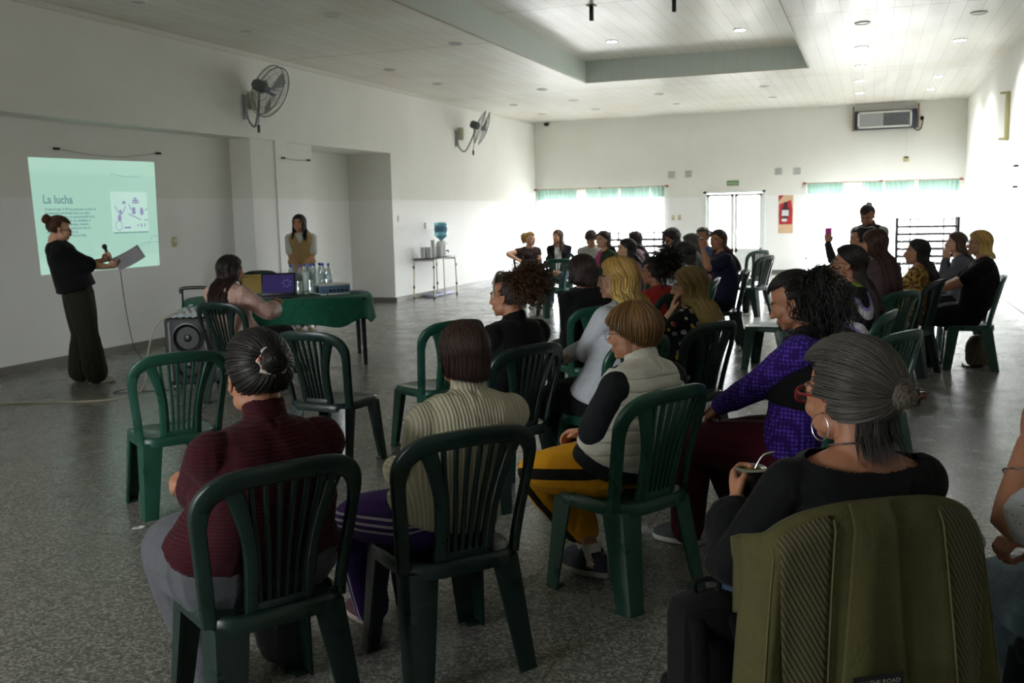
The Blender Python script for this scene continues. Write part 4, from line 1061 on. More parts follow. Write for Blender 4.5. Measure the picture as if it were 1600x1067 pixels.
# purple patterned sleeves, maroon trousers
chair(-.27, 4.45, 75, 'green chair the person in purple sleeves and maroon trousers sits on')
P = Person('person in purple patterned sleeves, black vest and maroon trousers, dark curly ponytail', -.27, 4.45, 75, head=(-.345, 4.46, 1.306), fat=1.3, hipw=1.12, voxel=.006, tone=T2, hyaw=8, hpitch=-20, pelvis=(0, .03, .54))
P.arms(-1, (-.05, .42, .66), pole=(-.8, -.4, -.8), curl=.6); P.arms(1, (.03, .43, .64), pole=(.8, -.4, -.8), curl=.6)
P.legs(-1, (-.06, .50, .52), (-.02, .54, .09)); P.legs(1, (.12, .46, .50), (.16, .30, .09))
P.body(); P.top(lattice('purple_lattice_knit'), 'patterned_top', g=.012, amp=.004, lo=-.06); P.top(BLACK, 'black_vest', g=.022, sleeve='none', lo=.34, hi=.94, amp=.003)
P.trousers(cloth('maroon_trouser', '#480e20', folds=.3).m, g=.016, wide=.012); P.shoes(mat('grey_plimsoll', '#3b4146', .7), SOLEW, name='plimsoll')
P.hair('tail', n=4600, w=.0024, mat_=H_BLACK, tie=(0, -.97, .12), tail=.24, spread=1.7, curl=.0035, puff=1.05, jit=.004)
cu = MB(); e_, w_ = P.arm[-1]; cu.tube([e_.lerp(w_, .82), e_.lerp(w_, .97)], [.040, .036], 14); cu.build('black_cuff', BLACK, P.root)
PHONE_P = P
# cow print blouse
chair(-.14, 7.05, 78, 'green chair the person in the black, white and lilac blouse sits on')
P = Person('person with long straight dark hair in a black, white and lilac blotch-print blouse', -.14, 7.05, 78, head=(-.114, 7.057, 1.327), fat=1.15, voxel=.007, tone=T2, hyaw=8, hpitch=8)
near_lap(P); legs(P); P.body(); P.top(blobs('blotch_print', [(0, '#0e0e12'), (.42, '#0e0e12'), (.43, '#c6c4c9'), (.55, '#c6c4c9'), (.56, '#8b78bb'), (.60, '#8b78bb'), (.61, '#0e0e12'), (.70, '#96ad2e')], 5.5), 'blouse', g=.02, sleeve='three', cuff=.02)
P.trousers(BLACKT); P.shoes(DARKSH, BLKSOLE); P.hair('loose', .44, n=2800, w=.0042, mat_=hair_mat('#1c1210', '#2a1511'), puff=1.08, spread=.4, fmax=72); P.glasses(mat('dark_frame', '#1b1718', .3), rim=.0018)
# ------------------------------------------------------------------ the far semicircle
def arm_cheek(P):
    c = P.loc((-.05, .05, -.09)); P.arms(-1, tuple(c+V3((-.02, .05, -.09))), pole=(-.3, .3, -1), curl=.5, hdir=(.1, -.1, 1)); P.arms(1, (.05, .28, .62))
far_person('person from behind with very long reddish-brown hair, seated in front of the standing helper', (.05, 8.80), (.038, 8.819, 1.396), 50, cloth('dusty_rose', '#5c4a4c').m, 'top', dict(length=.50, n=1800, w=.005, m=H_RED, puff=1.05, fmax=88, spread=.5), hyaw=-2, voxel=.008, chairlabel='green chair under the person with very long reddish-brown hair', bottoms=JEANS)
P = far_person('person in a leopard-print blouse, dark straight hair behind the ear', (.34, 10.0), (.434, 10.005, 1.273), 69, leopard('leopard_print'), 'blouse', dict(length=.33, n=1700, w=.005, m=H_BLACK, fmax=95), hyaw=22, hpitch=6, sleeve='short', bottoms=WHITET, chairlabel='dark green chair the person in leopard print sits on', voxel=.007, dark=True, arms=lambda P: (P.arms(-1, (-.05, .40, .62), curl=.5), P.arms(1, (.05, .40, .60), curl=.5)))
far_person('person in a grey cardigan with long brown hair, chin on her hand', (.95, 11.9), (.905, 11.902, 1.283), 88, cloth('grey_cardigan', '#55565c').m, 'cardigan', dict(length=.30, n=1200, w=.006, m=H_BR, fmax=100, wave=.01), hyaw=10, hpitch=6, tone=T3, arms=arm_cheek, chairlabel='green chair under the person in the grey cardigan')
P = far_person('person in a black tee with short blonde hair, hands clasped, by the right wall', (.92, 10.49), (.999, 10.48, 1.331), 90, BLACK, 'tee_shirt', dict(length=.13, n=1500, w=.0045, m=H_BLOND, puff=1.05, fmax=100), hyaw=6, hpitch=2, fat=1.4, sleeve='short', tone=T3, voxel=.007, chairlabel='green chair nearest the right wall, under the blonde in black', arms=lambda P: (P.arms(-1, (.02, .38, .70), curl=.7, hdir=(.6, 1, -.2)), P.arms(1, (.04, .40, .68), curl=.7, hdir=(-.6, 1, -.2))))
P.glasses(mat('dark_wire_frame', '#2b2b2e', .3, .5)); P18 = P
wt = MB(); e_, w_ = P.arm[-1]; wt.tube([e_.lerp(w_, .9), e_.lerp(w_, .97)], [.033, .032], 14); wt.build('wristwatch', METAL, P.root)
P20 = far_person('person raising a pink phone, dark hair tied back, in front of the standing helper', (-.1, 11.4), (-.102, 11.415, 1.359), 60, cloth('charcoal_top', '#26272b').m, 'top', dict(style='bun', n=900, w=.005, m=H_BLACK, tie=(0, -.9, .4)), hyaw=10, chairlabel='green chair under the person raising a pink phone', bottoms=JEANS, arms=lambda P: (P.arms(-1, (-.10, .34, 1.19), pole=(-.5, .1, -1), curl=.6, hdir=(0, .1, 1)), P.arms(1, (.05, .28, .62))))
far_person('person in a dark brown sleeveless top, blonde ponytail, elbow over a chair back', (-5.65, 16.5), (-5.647, 16.472, 1.264), 215, cloth('brown_top', '#33231f').m, 'sleeveless_top', dict(style='tail', n=700, w=.006, m=H_BLOND, tail=.14), hyaw=30, sleeve='cap', tone=T3, chairlabel='chair under the blonde in the dark brown sleeveless top, by the left curtain', arms=lambda P: (P.arms(1, (.30, .22, .80), pole=(1, -.3, .2), curl=.4), P.arms(-1, (-.10, .30, .60), curl=.5)))
P22 = far_person('person in a black cardigan over white, hair over one shoulder, hands in lap', (-5.1, 16.4), (-5.095, 16.37, 1.303), 190, BLACK, 'cardigan', dict(length=.26, n=900, w=.007, m=H_BR), hyaw=-30, hpitch=2, bottoms=JEANS, chairlabel='chair under the person in the black cardigan by the left curtain')
P22.top(cloth('white_top', '#b7b6b0').m, 'white_top', g=.017, sleeve='none', amp=.002, cut=lambda co, s: (np.abs(co[:, 0]) > .065) | (co[:, 1] < s.sp[3].y))
far_person('person looking down in an off-white shirt, short dark hair', (-3.85, 14.0), (-3.858, 13.967, 1.32), 190, cloth('off_white_shirt', '#a9a89c').m, 'shirt', dict(style='short', length=.01, n=900, w=.005, m=H_DBR, fringe=True), hpitch=-28, hyaw=-8, bust=0, chairlabel='green chair under the person looking down in off-white')
P24 = far_person('person in a pink blouse and olive cardigan, smiling, dark hair tied back', (-3.5, 13.2), (-3.455, 13.199, 1.333), 130, cloth('olive_cardigan', '#2c3a20').m, 'cardigan', dict(length=.26, n=1000, w=.006, m=H_DBR, fmax=85), hyaw=8, tone=T3, chairlabel='green chair under the person in the pink blouse')
P24.top(cloth('pink_blouse', '#a8386f').m, 'blouse', g=.017, sleeve='none', amp=.002, cut=lambda co, s: (np.abs(co[:, 0]) > .085) | (co[:, 1] < s.sp[3].y))
far_person('person in a pale pink sweater seen in profile, dark hair behind the ear', (-2.65, 11.3), (-2.672, 11.294, 1.278), 105, cloth('pale_pink_sweater', '#9a7184').m, 'sweater', dict(length=.20, n=1200, w=.006, m=H_BLACK, fmax=92), hyaw=5, tone=T3, chairlabel='green chair under the person in the pale pink sweater')
far_person('person in greyish pink with long dark hair, behind the pale pink sweater', (-3.26, 14.2), (-3.243, 14.2, 1.299), 100, cloth('greyish_pink', '#80686f').m, 'top', dict(length=.34, n=900, w=.007, m=H_DBR), chairlabel='green chair behind the person in the pale pink sweater')
far_person('person with wavy dark hair looking down, in grey-blue, hair over her shoulders', (-2.5, 12.9), (-2.491, 12.885, 1.342), 135, cloth('grey_blue_top', '#5b6068').m, 'top', dict(length=.30, n=1100, w=.006, m=hair_mat('#231616'), wave=.014, puff=1.15), hpitch=-25, chairlabel='green chair under the person with wavy dark hair looking down')
far_person('person with short curly salt-and-pepper hair, seen over the black-haired person in white', (-2.0, 11.96), (-2.038, 11.953, 1.303), 100, cloth('muted_green_top', '#4c544a').m, 'top', dict(length=.07, n=1500, w=.004, m=H_GREY, curl=.006, puff=1.1, jit=.006), chairlabel='green chair under the person with curly salt-and-pepper hair')
far_person('person in a white shirt with a black bob, in profile, hand near her chin', (-1.75, 10.1), (-1.793, 10.095, 1.265), 95, cloth('white_shirt', '#a4a8ad').m, 'shirt', dict(length=.10, n=1300, w=.005, m=H_BLACK, fmax=92, puff=1.08), arms=arm_cheek, collar=(.03, .066), tone=T3, chairlabel='green chair under the person in the white shirt', sleeve='three')
far_person('person in a red shirt with a puffy black curly bun, seen from behind', (-1.72, 8.65), (-1.806, 8.656, 1.169), 50, cloth('red_shirt', '#8f2420').m, 'shirt', dict(style='tail', n=1500, w=.004, m=H_BLACK, tie=(.5, -.6, .6), tail=.04, curl=.007, spread=2.4, puff=1.12, jit=.006), tone=T4, hyaw=22, chairlabel='green chair the person in the red shirt sits on', voxel=.008, dark=True)
far_person('person in a blue top with dark hair, partly hidden behind the navy tee', (-2.13, 13.4), (-2.127, 13.381, 1.351), 140, cloth('blue_top', '#3c5d8c').m, 'top', dict(style='bun', n=800, w=.006, m=H_DBR, tie=(0, -1, .1), bun=.03), chairlabel=('green chair by the door behind the navy tee', 120), tone=T2)
far_person('person in a navy tee with long brown hair, forearm raised, smiling', (-1.6, 11.5), (-1.644, 11.493, 1.361), 105, NAVY, 'tee_shirt', dict(length=.34, n=1400, w=.005, m=hair_mat('#2d1d18', '#5a3f2c'), fmax=95), hyaw=38, fat=1.3, sleeve='short', tone=T2, arms=lambda P: (P.arms(-1, (-.22, .25, 1.16), pole=(-.6, .2, -1), curl=.6, hdir=(0, .1, 1)), P.arms(1, (.05, .30, .62))), chairlabel='dark green chair the person in the navy tee sits on', dark=True)

# seated presenter at the table
chair(-5.24, 7.30, -5, 'green chair by the loudspeaker, the long-haired person in pink satin sits on it', dark=True)
P = Person('person from behind in a pale pink satin shirt, long dark hair, at the covered table', -5.24, 7.30, -5, head=(-5.31, 7.30, 1.284), voxel=.007, tone=T2, hyaw=-25)
P.arms(1, (.16, .30, .80), pole=(1, -.2, -.8), curl=.8, hdir=(.1, .6, .8)); P.arms(-1, (-.12, .32, .78), pole=(-.8, -.3, -1), curl=.5)
P.legs(-1, (-.02, .42, .52), (.06, .46, .1)); P.legs(1, (.22, .40, .58), (.10, .58, .24), toe=(.5, .8, -.1))
P.body(); sat = cloth('pink_satin', '#c09d92', rough=.35, folds=.6); sat.b.inputs['Sheen Weight'].default_value = 0; P.top(sat.m, 'satin_shirt', g=.022, amp=.008, sleeve='three', cuff=.02, lo=-.04, loose=.02)
P.trousers(BLACKT); P.shoes(DARKSH, BLKSOLE); P.hair('loose', .36, n=2400, w=.0042, mat_=hair_mat('#1c1311', '#2a1815'), wave=.010, puff=1.08)
# standing speaker with microphone
P = Person('person standing by the projection in black top and olive trousers, reading into a microphone', -7.46, 7.74, -40, seated=False, head=(-7.52, 7.66, 1.665), voxel=.007, tone=T3, hyaw=0, hpitch=-12, fat=1.25, hipw=1.15, k=1.0)
P.arms(-1, (-.08, .27, 1.22), pole=(-.35, -.3, -1), curl=.85, hdir=(.35, .75, .4), pn=(.6, -.7, .1)); P.arms(1, (.05, .30, 1.16), pole=(.35, -.3, -1), curl=.7, hdir=(-.2, 1, .15), pn=(-.8, 0, .5))
P.legs(-1, (-.10, .02, .48), (-.11, -.02, .085)); P.legs(1, (.10, .06, .48), (.12, .10, .085))
P.body(); P.top(BLACK, 'top', g=.02, sleeve='elbow', amp=.006, lo=.04, loose=.03, cuff=.012); P.trousers(cloth('olive_wide_trouser', '#26281a').m, g=.014, wide=.05, hem=.03, amp=.008, hi=.3); P.shoes(WHSH, SOLEW)
P.hair('bun', n=2000, w=.003, mat_=hair_mat('#4a2a17', '#6b4426'), tie=(0, -.8, .35), bun=.036, jit=.006, puff=1.05)
ccl = MB(); cb = P.loc((0, -.105, .085))
for i in range(6): a = i*1.05; ccl.tube([tuple(cb+P.hm @ V3((.022*math.cos(a), .02*math.sin(a)-.01, .012))), tuple(cb+P.hm @ V3((.034*math.cos(a), .028*math.sin(a)-.015, -.018)))], [.012, .006], 8)
ccl.build('hair_clip', mat('cream_clip', '#a8935a', .4), P.root)
P.glasses(mat('black_frame', '#121214', .3), rim=.0028); SPK = P
# standing person with the beige vest
P = Person('person standing behind the table in a beige waistcoat over white, hands clasped', -7.73, 12.35, 205, seated=False, head=(-7.73, 12.33, 1.65), voxel=.007, tone=T1, hyaw=-18, k=1.0)
P.arms(-1, (-.02, .20, .92), pole=(-1, -.6, -.3), curl=.7, hdir=(.5, .5, -.6)); P.arms(1, (.03, .21, .90), pole=(1, -.6, -.3), curl=.7, hdir=(-.5, .5, -.6))
legs(P); P.body(); P.top(cloth('white_tee', '#b9b8b4').m, 'tee_shirt', sleeve='short', g=.012); P.top(cloth('beige_waistcoat', '#9c8257').m, 'waistcoat', g=.022, sleeve='none', lo=.05, hi=.9, amp=.003, cut=lambda co, s: (co[:, 1] > s.neck.y) & (co[:, 2] > s.neck.z-.16) & (np.abs(co[:, 0]) < .07*(co[:, 2]-s.neck.z+.16)/.12))
P.trousers(cloth('white_wide_trouser', '#a9a8ae').m, wide=.045, g=.012, hem=.03); P.shoes(WHSH, mat('tan_sole', '#a98d5c', .6)); P.hair('loose', .24, n=1800, w=.0045, mat_=H_BLACK, wave=.01, fmax=118, puff=1.06)
bt = MB()
for i in range(4): bt.ell((0, .142-.0*i, 1.22-.07*i), (.008, .006, .008))
bt.build('button', mat('dark_button', '#54452c', .4), P.root)
# standing helper at the back
P = Person('person standing at the back in a black and white jacket, head bent down', -.02, 12.25, 150, seated=False, head=(-.06, 12.22, 1.588), voxel=.008, tone=T2, hpitch=-28, hyaw=10, k=1.0)
P.arms(-1, (-.10, .26, 1.02), curl=.6); P.arms(1, (.06, .28, 1.02), curl=.6); legs(P); P.body()
jw = cloth('black_white_jacket', '#16161a'); jv = jw.coord(); jx = jw.n('ShaderNodeSeparateXYZ'); jw.l(jv, jx.inputs[0]); jw.col(jw.mix(jw.math('GREATER_THAN', jw.math('ABSOLUTE', jx.outputs[0]), .125), '#16161a', '#a3a49f'))
P.top(jw.m, 'jacket', g=.02, lo=-.12, amp=.004, collar=(.03, .066)); P.trousers(BLACKT, wide=.01); P.shoes(DARKSH, BLKSOLE); P.hair('bun', n=1200, w=.005, mat_=H_DBR, tie=(0, -.8, .5), bun=.022)
# someone just outside the left edge: only a shoe reaches in
P = Person('person outside the left edge, only a red sandal shows', -7.1, 5.15, -60, head=(-7.08, 5.17, 1.27), voxel=.01)
chair(-7.1, 5.15, -60, 'green chair just outside the left edge of the frame')
near_lap(P); P.legs(-1); P.legs(1, (.10, .42, .5), (.13, .62, .09)); P.body(); P.top(NAVY, 'top'); P.trousers(JEANS, length=.7); P.shoes(mat('red_sandal', '#7c2b22', .5), BLKSOLE, name='sandal'); P.hair('loose', .2, n=400, w=.008, mat_=H_DBR)

# ------------------------------------------------------------------ empty chairs
for x, y, a, l, d in ((-3.70, 4.47, 53, 'empty green chair at the left of the front row, beside the burgundy sweater', 0),
                      (-3.27, 5.54, -5, 'empty dark green chair between the covered table and the burgundy-sweater person', 1),
                      (-2.83, 6.15, 59, 'empty green chair in front of the ribbed cream sweater, in the open floor', 0),
                      (-4.59, 14.48, 36, 'empty green chair in front of the person in the black cardigan', 0),
                      (-1.68, 15.08, 67, 'nearer of the two empty green chairs before the glazed door', 1),
                      (-1.95, 17.0, 54, 'farther of the two empty green chairs before the glazed door', 1),
                      (-.66, 12.6, 42, 'empty dark green chair seen from behind before the right curtains', 1),
                      (-.93, 10.1, 82, 'empty green chair whose seat shows left of the purple sleeves head', 0),
                      (-.05, 6.0, 60, 'empty green chair between the grey-haired person and the blotch-print blouse', 0),
                      (-7.75, 11.2, 200, 'empty green chair by the niche pillar holding a tan bag', 1),
                      (.42, 13.2, 62, 'empty dark green chair at the foot of the right table frames', 1)):
    chair(x, y, a, l, dark=bool(d))
# ------------------------------------------------------------------ writing helper
def writing(text, size, m, parent, M, name='lettering', ext=.0008, align='LEFT', bold=0):
    c = bpy.data.curves.new('t', 'FONT'); c.body = text; c.size = size; c.extrude = ext; c.align_x = align; c.offset = bold; c.resolution_u = 2
    o = bpy.data.objects.new('t', c); COL.objects.link(o); dg = bpy.context.evaluated_depsgraph_get()
    me = bpy.data.meshes.new_from_object(o.evaluated_get(dg)); bpy.data.objects.remove(o)
    me.transform(M); me.materials.clear(); me.materials.append(m); return link_mesh(name, me, parent)
def frame(o, x, y):
    x = V3(x).normalized(); y = V3(y).normalized(); z = x.cross(y); m = Matrix((x, y, z)).transposed().to_4x4(); m.translation = V3(o); return m
def emis(name, c, s, base=None):
    t = NT(name, base or c, .6); t.b.inputs['Emission Color'].default_value = srgb(c); t.b.inputs['Emission Strength'].default_value = s; return t
def one(name, mb, m, label, cat, group=None, **k):
    return tag(mb.build(name, m, None, **k), label, cat, group)
DARK = mat('dark_metal', '#1b1c1e', .45, .6); PLW = mat('white_plastic', '#cfcfca', .4); PLY = mat('yellowed_plastic', '#b3a878', .5); PLG = mat('grey_plastic', '#8d908f', .5); PLB = mat('black_plastic', '#141416', .4)

# ------------------------------------------------------------------ projected slide
SY0, SY1, SZ0, SZ1 = 8.42, 10.45, 1.04, 2.345
def sp(u, v, d=.004): return (-8.655+d, SY0+.0+(SY1-SY0)*u, SZ1-(SZ1-SZ0)*v)
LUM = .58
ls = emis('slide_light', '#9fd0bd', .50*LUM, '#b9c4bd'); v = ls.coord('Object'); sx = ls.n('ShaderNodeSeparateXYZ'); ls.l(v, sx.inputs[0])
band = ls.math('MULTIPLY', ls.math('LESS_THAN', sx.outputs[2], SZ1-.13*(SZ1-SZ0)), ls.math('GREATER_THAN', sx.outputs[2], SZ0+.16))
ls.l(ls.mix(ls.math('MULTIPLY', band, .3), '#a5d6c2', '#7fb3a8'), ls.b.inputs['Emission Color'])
slide = empty('projected_slide', sp(.5, .5), 0, 'pale mint projected slide headed La lucha on the left wall', 'projection'); sl_in = slide.matrix_world
def sbuild(mb, name, m, parent=slide):
    o = mb.build(name, m, None, smooth=False); o.data.transform(Matrix.Translation(-V3(sp(.5, .5)))); o.parent = parent; return o
def quad(u0, v0, u1, v1, d=.004, th=.002): a, b = sp(u0, v0, d), sp(u1, v1, d); return MB().box(((a[0]), (a[1]+b[1])/2, (a[2]+b[2])/2), (th, abs(b[1]-a[1]), abs(a[2]-b[2])))
# keep slide texture in world-like coords
ls2 = ls.m
mbq = MB(); mbq.prism([(SY0, SZ1-.015), (SY1, SZ1+.012), (SY1-.03, SZ0), (SY0+.05, SZ0-.0)], 0, .002, frame((-8.654, 0, 0), (0, 1, 0), (0, 0, 1)))
o = mbq.build('slide_sheet', ls2, None, smooth=False); o.data.transform(Matrix.Translation(-V3(sp(.5, .5)))); o.parent = slide
for l in list(ls.t.links):
    pass
ls.t.nodes['Texture Coordinate'].outputs  # object coords are relative to the slide centre
for n_ in ls.t.nodes:
    if n_.bl_idname == 'ShaderNodeMath' and n_.operation in ('LESS_THAN', 'GREATER_THAN'): n_.inputs[1].default_value -= sp(.5, .5)[2]
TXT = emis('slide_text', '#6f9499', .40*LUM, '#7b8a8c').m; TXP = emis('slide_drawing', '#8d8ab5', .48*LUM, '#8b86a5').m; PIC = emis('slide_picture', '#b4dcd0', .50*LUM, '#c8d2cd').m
def stext(t, u, v, size, m=TXT, bold=0):
    p = V3(sp(u, v, .0065))-V3(sp(.5, .5)); writing(t, size, m, slide, frame(p, (0, 1, 0), (0, 0, 1)), 'text_line', .0004, bold=bold)
stext('La lucha', .075, .395, .135, bold=.002)
for i, t in enumerate(('Desde el siglo XVIII las personas a través de', 'feminismos individuales hasta sus ideas', 'sobre la educación y la incorporación de la', 'mujer a la vida pública, las campañas, el', 'derecho al voto y al trabajo, siempre', 'luchando por sus derechos en todo el', 'mundo, en la familia, en las', 'calles y en el trabajo. Hoy la lucha', 'continúa.')):
    stext(t, .085, .455+.033*i, .043, bold=.0008)
sbuild(quad(.595, .285, .905, .655, .0058), 'picture', PIC); sbuild(quad(.60, .662, .90, .672, .0058), 'picture_shadow', TXT)
dr = MB()
def dl(pts, r=.006): dr.tube([tuple(V3(sp(u, v, .009))) for u, v in pts], [(r, .0008)]*len(pts), 6, up=(1, 0, 0))
def dd(u, v, a, b): dr.tube([V3(sp(u, v, .008)), V3(sp(u, v, .0095))], [(a, b)]*2, 14, up=(0, 0, 1))
for (u, v, a, b) in ((.665, .47, .022, .025), (.655, .53, .03, .045), (.78, .45, .03, .03), (.78, .48, .035, .02), (.85, .47, .03, .05), (.70, .385, .03, .02), (.80, .365, .06, .012), (.80, .385, .07, .010), (.80, .345, .03, .01), (.87, .60, .01, .025), (.84, .60, .01, .025), (.81, .60, .008, .02)): dd(u, v, a, b)
dl([(.62, .42), (.645, .47), (.67, .5)]); dl([(.71, .42), (.69, .47), (.665, .5)]); dl([(.74, .40), (.76, .46)]); dl([(.73, .49), (.84, .55)]); dl([(.88, .46), (.90, .44)]); dl([(.87, .55), (.90, .55)]); dl([(.69, .62), (.745, .62)], .01)
dl([(.645+.028*math.cos(a), .60+.045*math.sin(a)) for a in [i*.45 for i in range(15)]], .004)
sbuild(dr, 'line_drawing', TXP)
ct = MB()
for pts in ([(.60, .12), (.72, .14), (.86, .135)], [(.78, .83), (.86, .77), (.90, .77), (.93, .72), (.99, .70)], [(.88, .80), (.92, .77), (.98, .765)]): ct.tube([V3(sp(u, v, .0065)) for u, v in bez([p+(0,) for p in pts], 6) for u, v in [(u, v)]] if False else [V3(sp(p[0], p[1], .0065)) for p in bez([p+(0,) for p in pts], 6)], .0022, 5)
sbuild(ct, 'contour_line', TXT)

# ------------------------------------------------------------------ wall fittings
def hook_wire(pts, label, sag=.065):
    t = empty('wall_wire', pts[0], 0, label, 'wire'); o0 = V3(pts[0])
    for p in pts: MB().tube([V3(p)-o0-V3((.012, 0, 0)), V3(p)-o0+V3((.03, 0, 0))], .014, 8).tube([V3(p)-o0+V3((.03, -.04, 0)), V3(p)-o0+V3((.03, .04, 0))], .014, 8).build('hook', DARK, t)
    a, b = V3(pts[0])+V3((.035, 0, 0)), V3(pts[-1])+V3((.035, 0, 0))
    MB().tube([a.lerp(b, i/14)-o0-V3((0, 0, sag*math.sin(math.pi*i/14))) for i in range(15)], .003, 6).build('cord', mat('grey_wire', '#77766f', .7), t)
hook_wire([(-8.655, 8.81, 2.44), (-8.655, 10.51, 2.47)], 'thin grey wire sagging between two hooks above the projected slide')
hook_wire([(XL, 12.82, 2.50), (XL-.045, 13.60, 2.50)], 'short wire on hooks on the pier left of the deep opening', .02)
def socket(loc, n, label, m=None, w=.075, h=.12):
    t = empty('wall_socket', loc, 0, label, 'wall socket'); n = V3(n); s = V3((0, 0, 1)).cross(n); M = frame((0, 0, 0), s, (0, 0, 1))
    MB().box((0, 0, .006), (w, h, .012), bev=.004).build('cover_plate', m or PLY, t).data.transform(M)
    MB().box((0, h*.12, .014), (w*.5, h*.3, .006), bev=.002).build('insert', PLW, t).data.transform(M)
socket((-8.655, 10.73, 1.33), (1, 0, 0), 'yellowed wall socket right of the projected slide')
socket((XL, 16.62, 1.55), (1, 0, 0), 'small pale wall switch beside the deep opening', PLW)
socket((XL, 17.8, 1.40), (1, 0, 0), 'yellowed wall socket above the water dispenser table')
socket((-4.66, YB, 1.41), (0, -1, 0), 'left yellowed switch plate between left curtains and door', w=.07); socket((-4.5, YB, 1.41), (0, -1, 0), 'right yellowed switch plate between left curtains and door', w=.07)
socket((XR, 24.2, 1.5), (-1, 0, 0), 'yellowed wall box near the right corner by the curtains', w=.09, h=.18)
vs_ = [(-4.70, 2.475), (-4.28, 2.475), (-2.11, 2.46), (-1.69, 2.455)]
for i, (x, z) in enumerate(vs_):
    t = empty('wall_vent', (x, YB, z), 0, ('leftmost square wall vent over the left curtains end', 'square wall vent just left of the exit sign', 'square wall vent above the red poster', 'rightmost square wall vent beside the right curtains')[i], 'vent', 'square wall vents')
    MB().box((0, -.008, 0), (.17, .016, .17), bev=.004).build('frame', mat('vent_grey', '#bdbdb8', .5), t)
    g_ = MB(); 
    for k in range(6): g_.box((0, -.018, -.06+.024*k), (.13, .006, .011))
    g_.build('grille', mat('vent_grille_grey', '#a6a6a2', .6), t, smooth=False)  # grille bars a slightly darker grey than the frame
t = empty('exit_sign', (-3.19, YB, 2.215), 0, 'small green exit sign above the glazed double door', 'sign')
MB().box((0, -.008, 0), (.30, .016, .125), bev=.004).build('sign_panel', mat('sign_cream', '#9aa57a', .4), t); MB().box((0, -.0175, 0), (.27, .003, .098)).build('green_field', mat('sign_green', '#4d7a4f', .4), t, smooth=False)
writing('SALIDA', .075, mat('sign_white', '#d8dcc8', .4), t, frame((0, -.020, -.027), (1, 0, 0), (0, 0, 1)), 'lettering', align='CENTER')
# poster
t = empty('wall_poster', (-1.935, YB, 1.435), 0, 'tall red and cream poster on the back wall right of the door', 'poster')
MB().box((0, -.004, 0), (.34, .006, .91)).build('sheet', mat('poster_cream', '#c9a98a', .6, var=.12, nscale=12), t, smooth=False)
RD = mat('poster_red', '#a8202c', .6); q = MB(); F = frame((0, -.008, 0), (1, 0, 0), (0, 0, 1))
q.prism([(-.17, .455), (-.05, .455), (-.17, .30)], 0, .002, F); q.prism([(-.15, .24), (.12, .34), (.16, .10), (.15, -.24), (-.15, -.24), (-.16, .0)], 0, .002, F); q.build('red_field', RD, t, smooth=False)
q = MB(); q.ell((0, 0, 0), (.10, .16, .001), M=frame((-.01, -.0105, .05), (1, 0, 0), (0, 0, 1))); q.ell((0, 0, 0), (.05, .055, .001), M=frame((.0, -.0105, .24), (1, 0, 0), (0, 0, 1))); q.build('dark_figure', mat('poster_dark', '#3b1a22', .6), t)
q = MB(); q.prism([(-.09, .10), (.07, .10), (.07, -.04), (-.09, -.04)], 0, .002, frame((0, -.013, 0), (1, 0, 0), (0, 0, 1))); q.ell((0, 0, 0), (.07, .04, .001), M=frame((-.03, -.0125, -.14), (1, 0, 0), (0, 0, 1))); q.build('white_shape', mat('poster_white', '#c9ccd0', .6), t, smooth=False)
q = MB()
for k in range(3): q.prism([(-.13, -.29-.05*k), (.13, -.29-.05*k), (.13, -.31-.05*k), (-.13, -.31-.05*k)], 0, .002, frame((0, -.008, 0), (1, 0, 0), (0, 0, 1)))
q.build('pale_band', mat('poster_band', '#d9b594', .6), t, smooth=False)
# warm-air curtain unit
t = empty('air_heater', (.26, YB, 3.54), 0, 'long dark blue wall heater with white grille on the back wall', 'wall heater')
NB = mat('heater_navy', '#23283a', .45); MB().box((0, -.13, 0), (1.34, .22, .42), bev=.015).build('housing', NB, t)
f_ = MB()
for z in (-.165, .165): f_.box((-.02, -.247, z), (1.16, .02, .04))
for x in (-.58, .54): f_.box((x, -.247, 0), (.04, .02, .36))
f_.build('grille_frame', PLW, t, smooth=False)
MB().box((-.31, -.243, 0), (.52, .008, .30)).build('left_grille', mat('grille_light', '#a5a7a9', .5), t, smooth=False); MB().box((.24, -.243, 0), (.56, .008, .30)).build('right_grille', mat('grille_dark', '#4f5257', .5), t, smooth=False)
s_ = MB()
for k in range(26): s_.box((-.55+.042*k, -.250, 0), (.008, .008, .30))
s_.build('grille_slats', mat('slat_grey', '#77797c', .5), t, smooth=False)
b_ = MB(); 
for x in (-.70, .70): b_.box((x, -.10, .03), (.03, .16, .50)); b_.tube([(x, -.12, .26), (x, -.12, .33)], .02, 8)
b_.build('mounting_bracket', mat('bracket_brown', '#8b6f5c', .6), t)
b_ = MB(); b_.tube(bez([(.60, -.1, -.2), (.68, -.06, -.26), (.76, -.04, -.22), (.80, -.03, -.05), (.78, -.03, .05)], 5), .012, 8); b_.ell((.78, -.04, 0), (.04, .04, .05)); b_.build('cable', DARK, t)
MB().tube([(.47, -.03, -.2), (.47, -.012, -.85)], .005, 6).build('pull_cord', PLW, t)
MB().box((.47, -.025, -.90), (.11, .05, .12), bev=.01).build('switch_box', PLY, t); MB().box((.47, -.052, -.865), (.08, .01, .035)).build('switch_rocker', DARK, t, smooth=False)
t = empty('wall_camera', (-7.93, YB, 3.86), 0, 'small black security camera in the far left corner', 'camera'); MB().ell((0, -.06, 0), (.07, .06, .045)).build('dome', PLB, t); MB().box((0, -.01, .02), (.1, .02, .06)).build('base', PLB, t)
t = empty('wall_bracket', (XR, 17.25, 2.93), 0, 'upright olive wall bracket high on the right wall', 'bracket')
OL = mat('olive_bracket', '#8c8656', .5); MB().box((-.03, 0, 0), (.06, .12, .74), bev=.008).build('bar', OL, t)
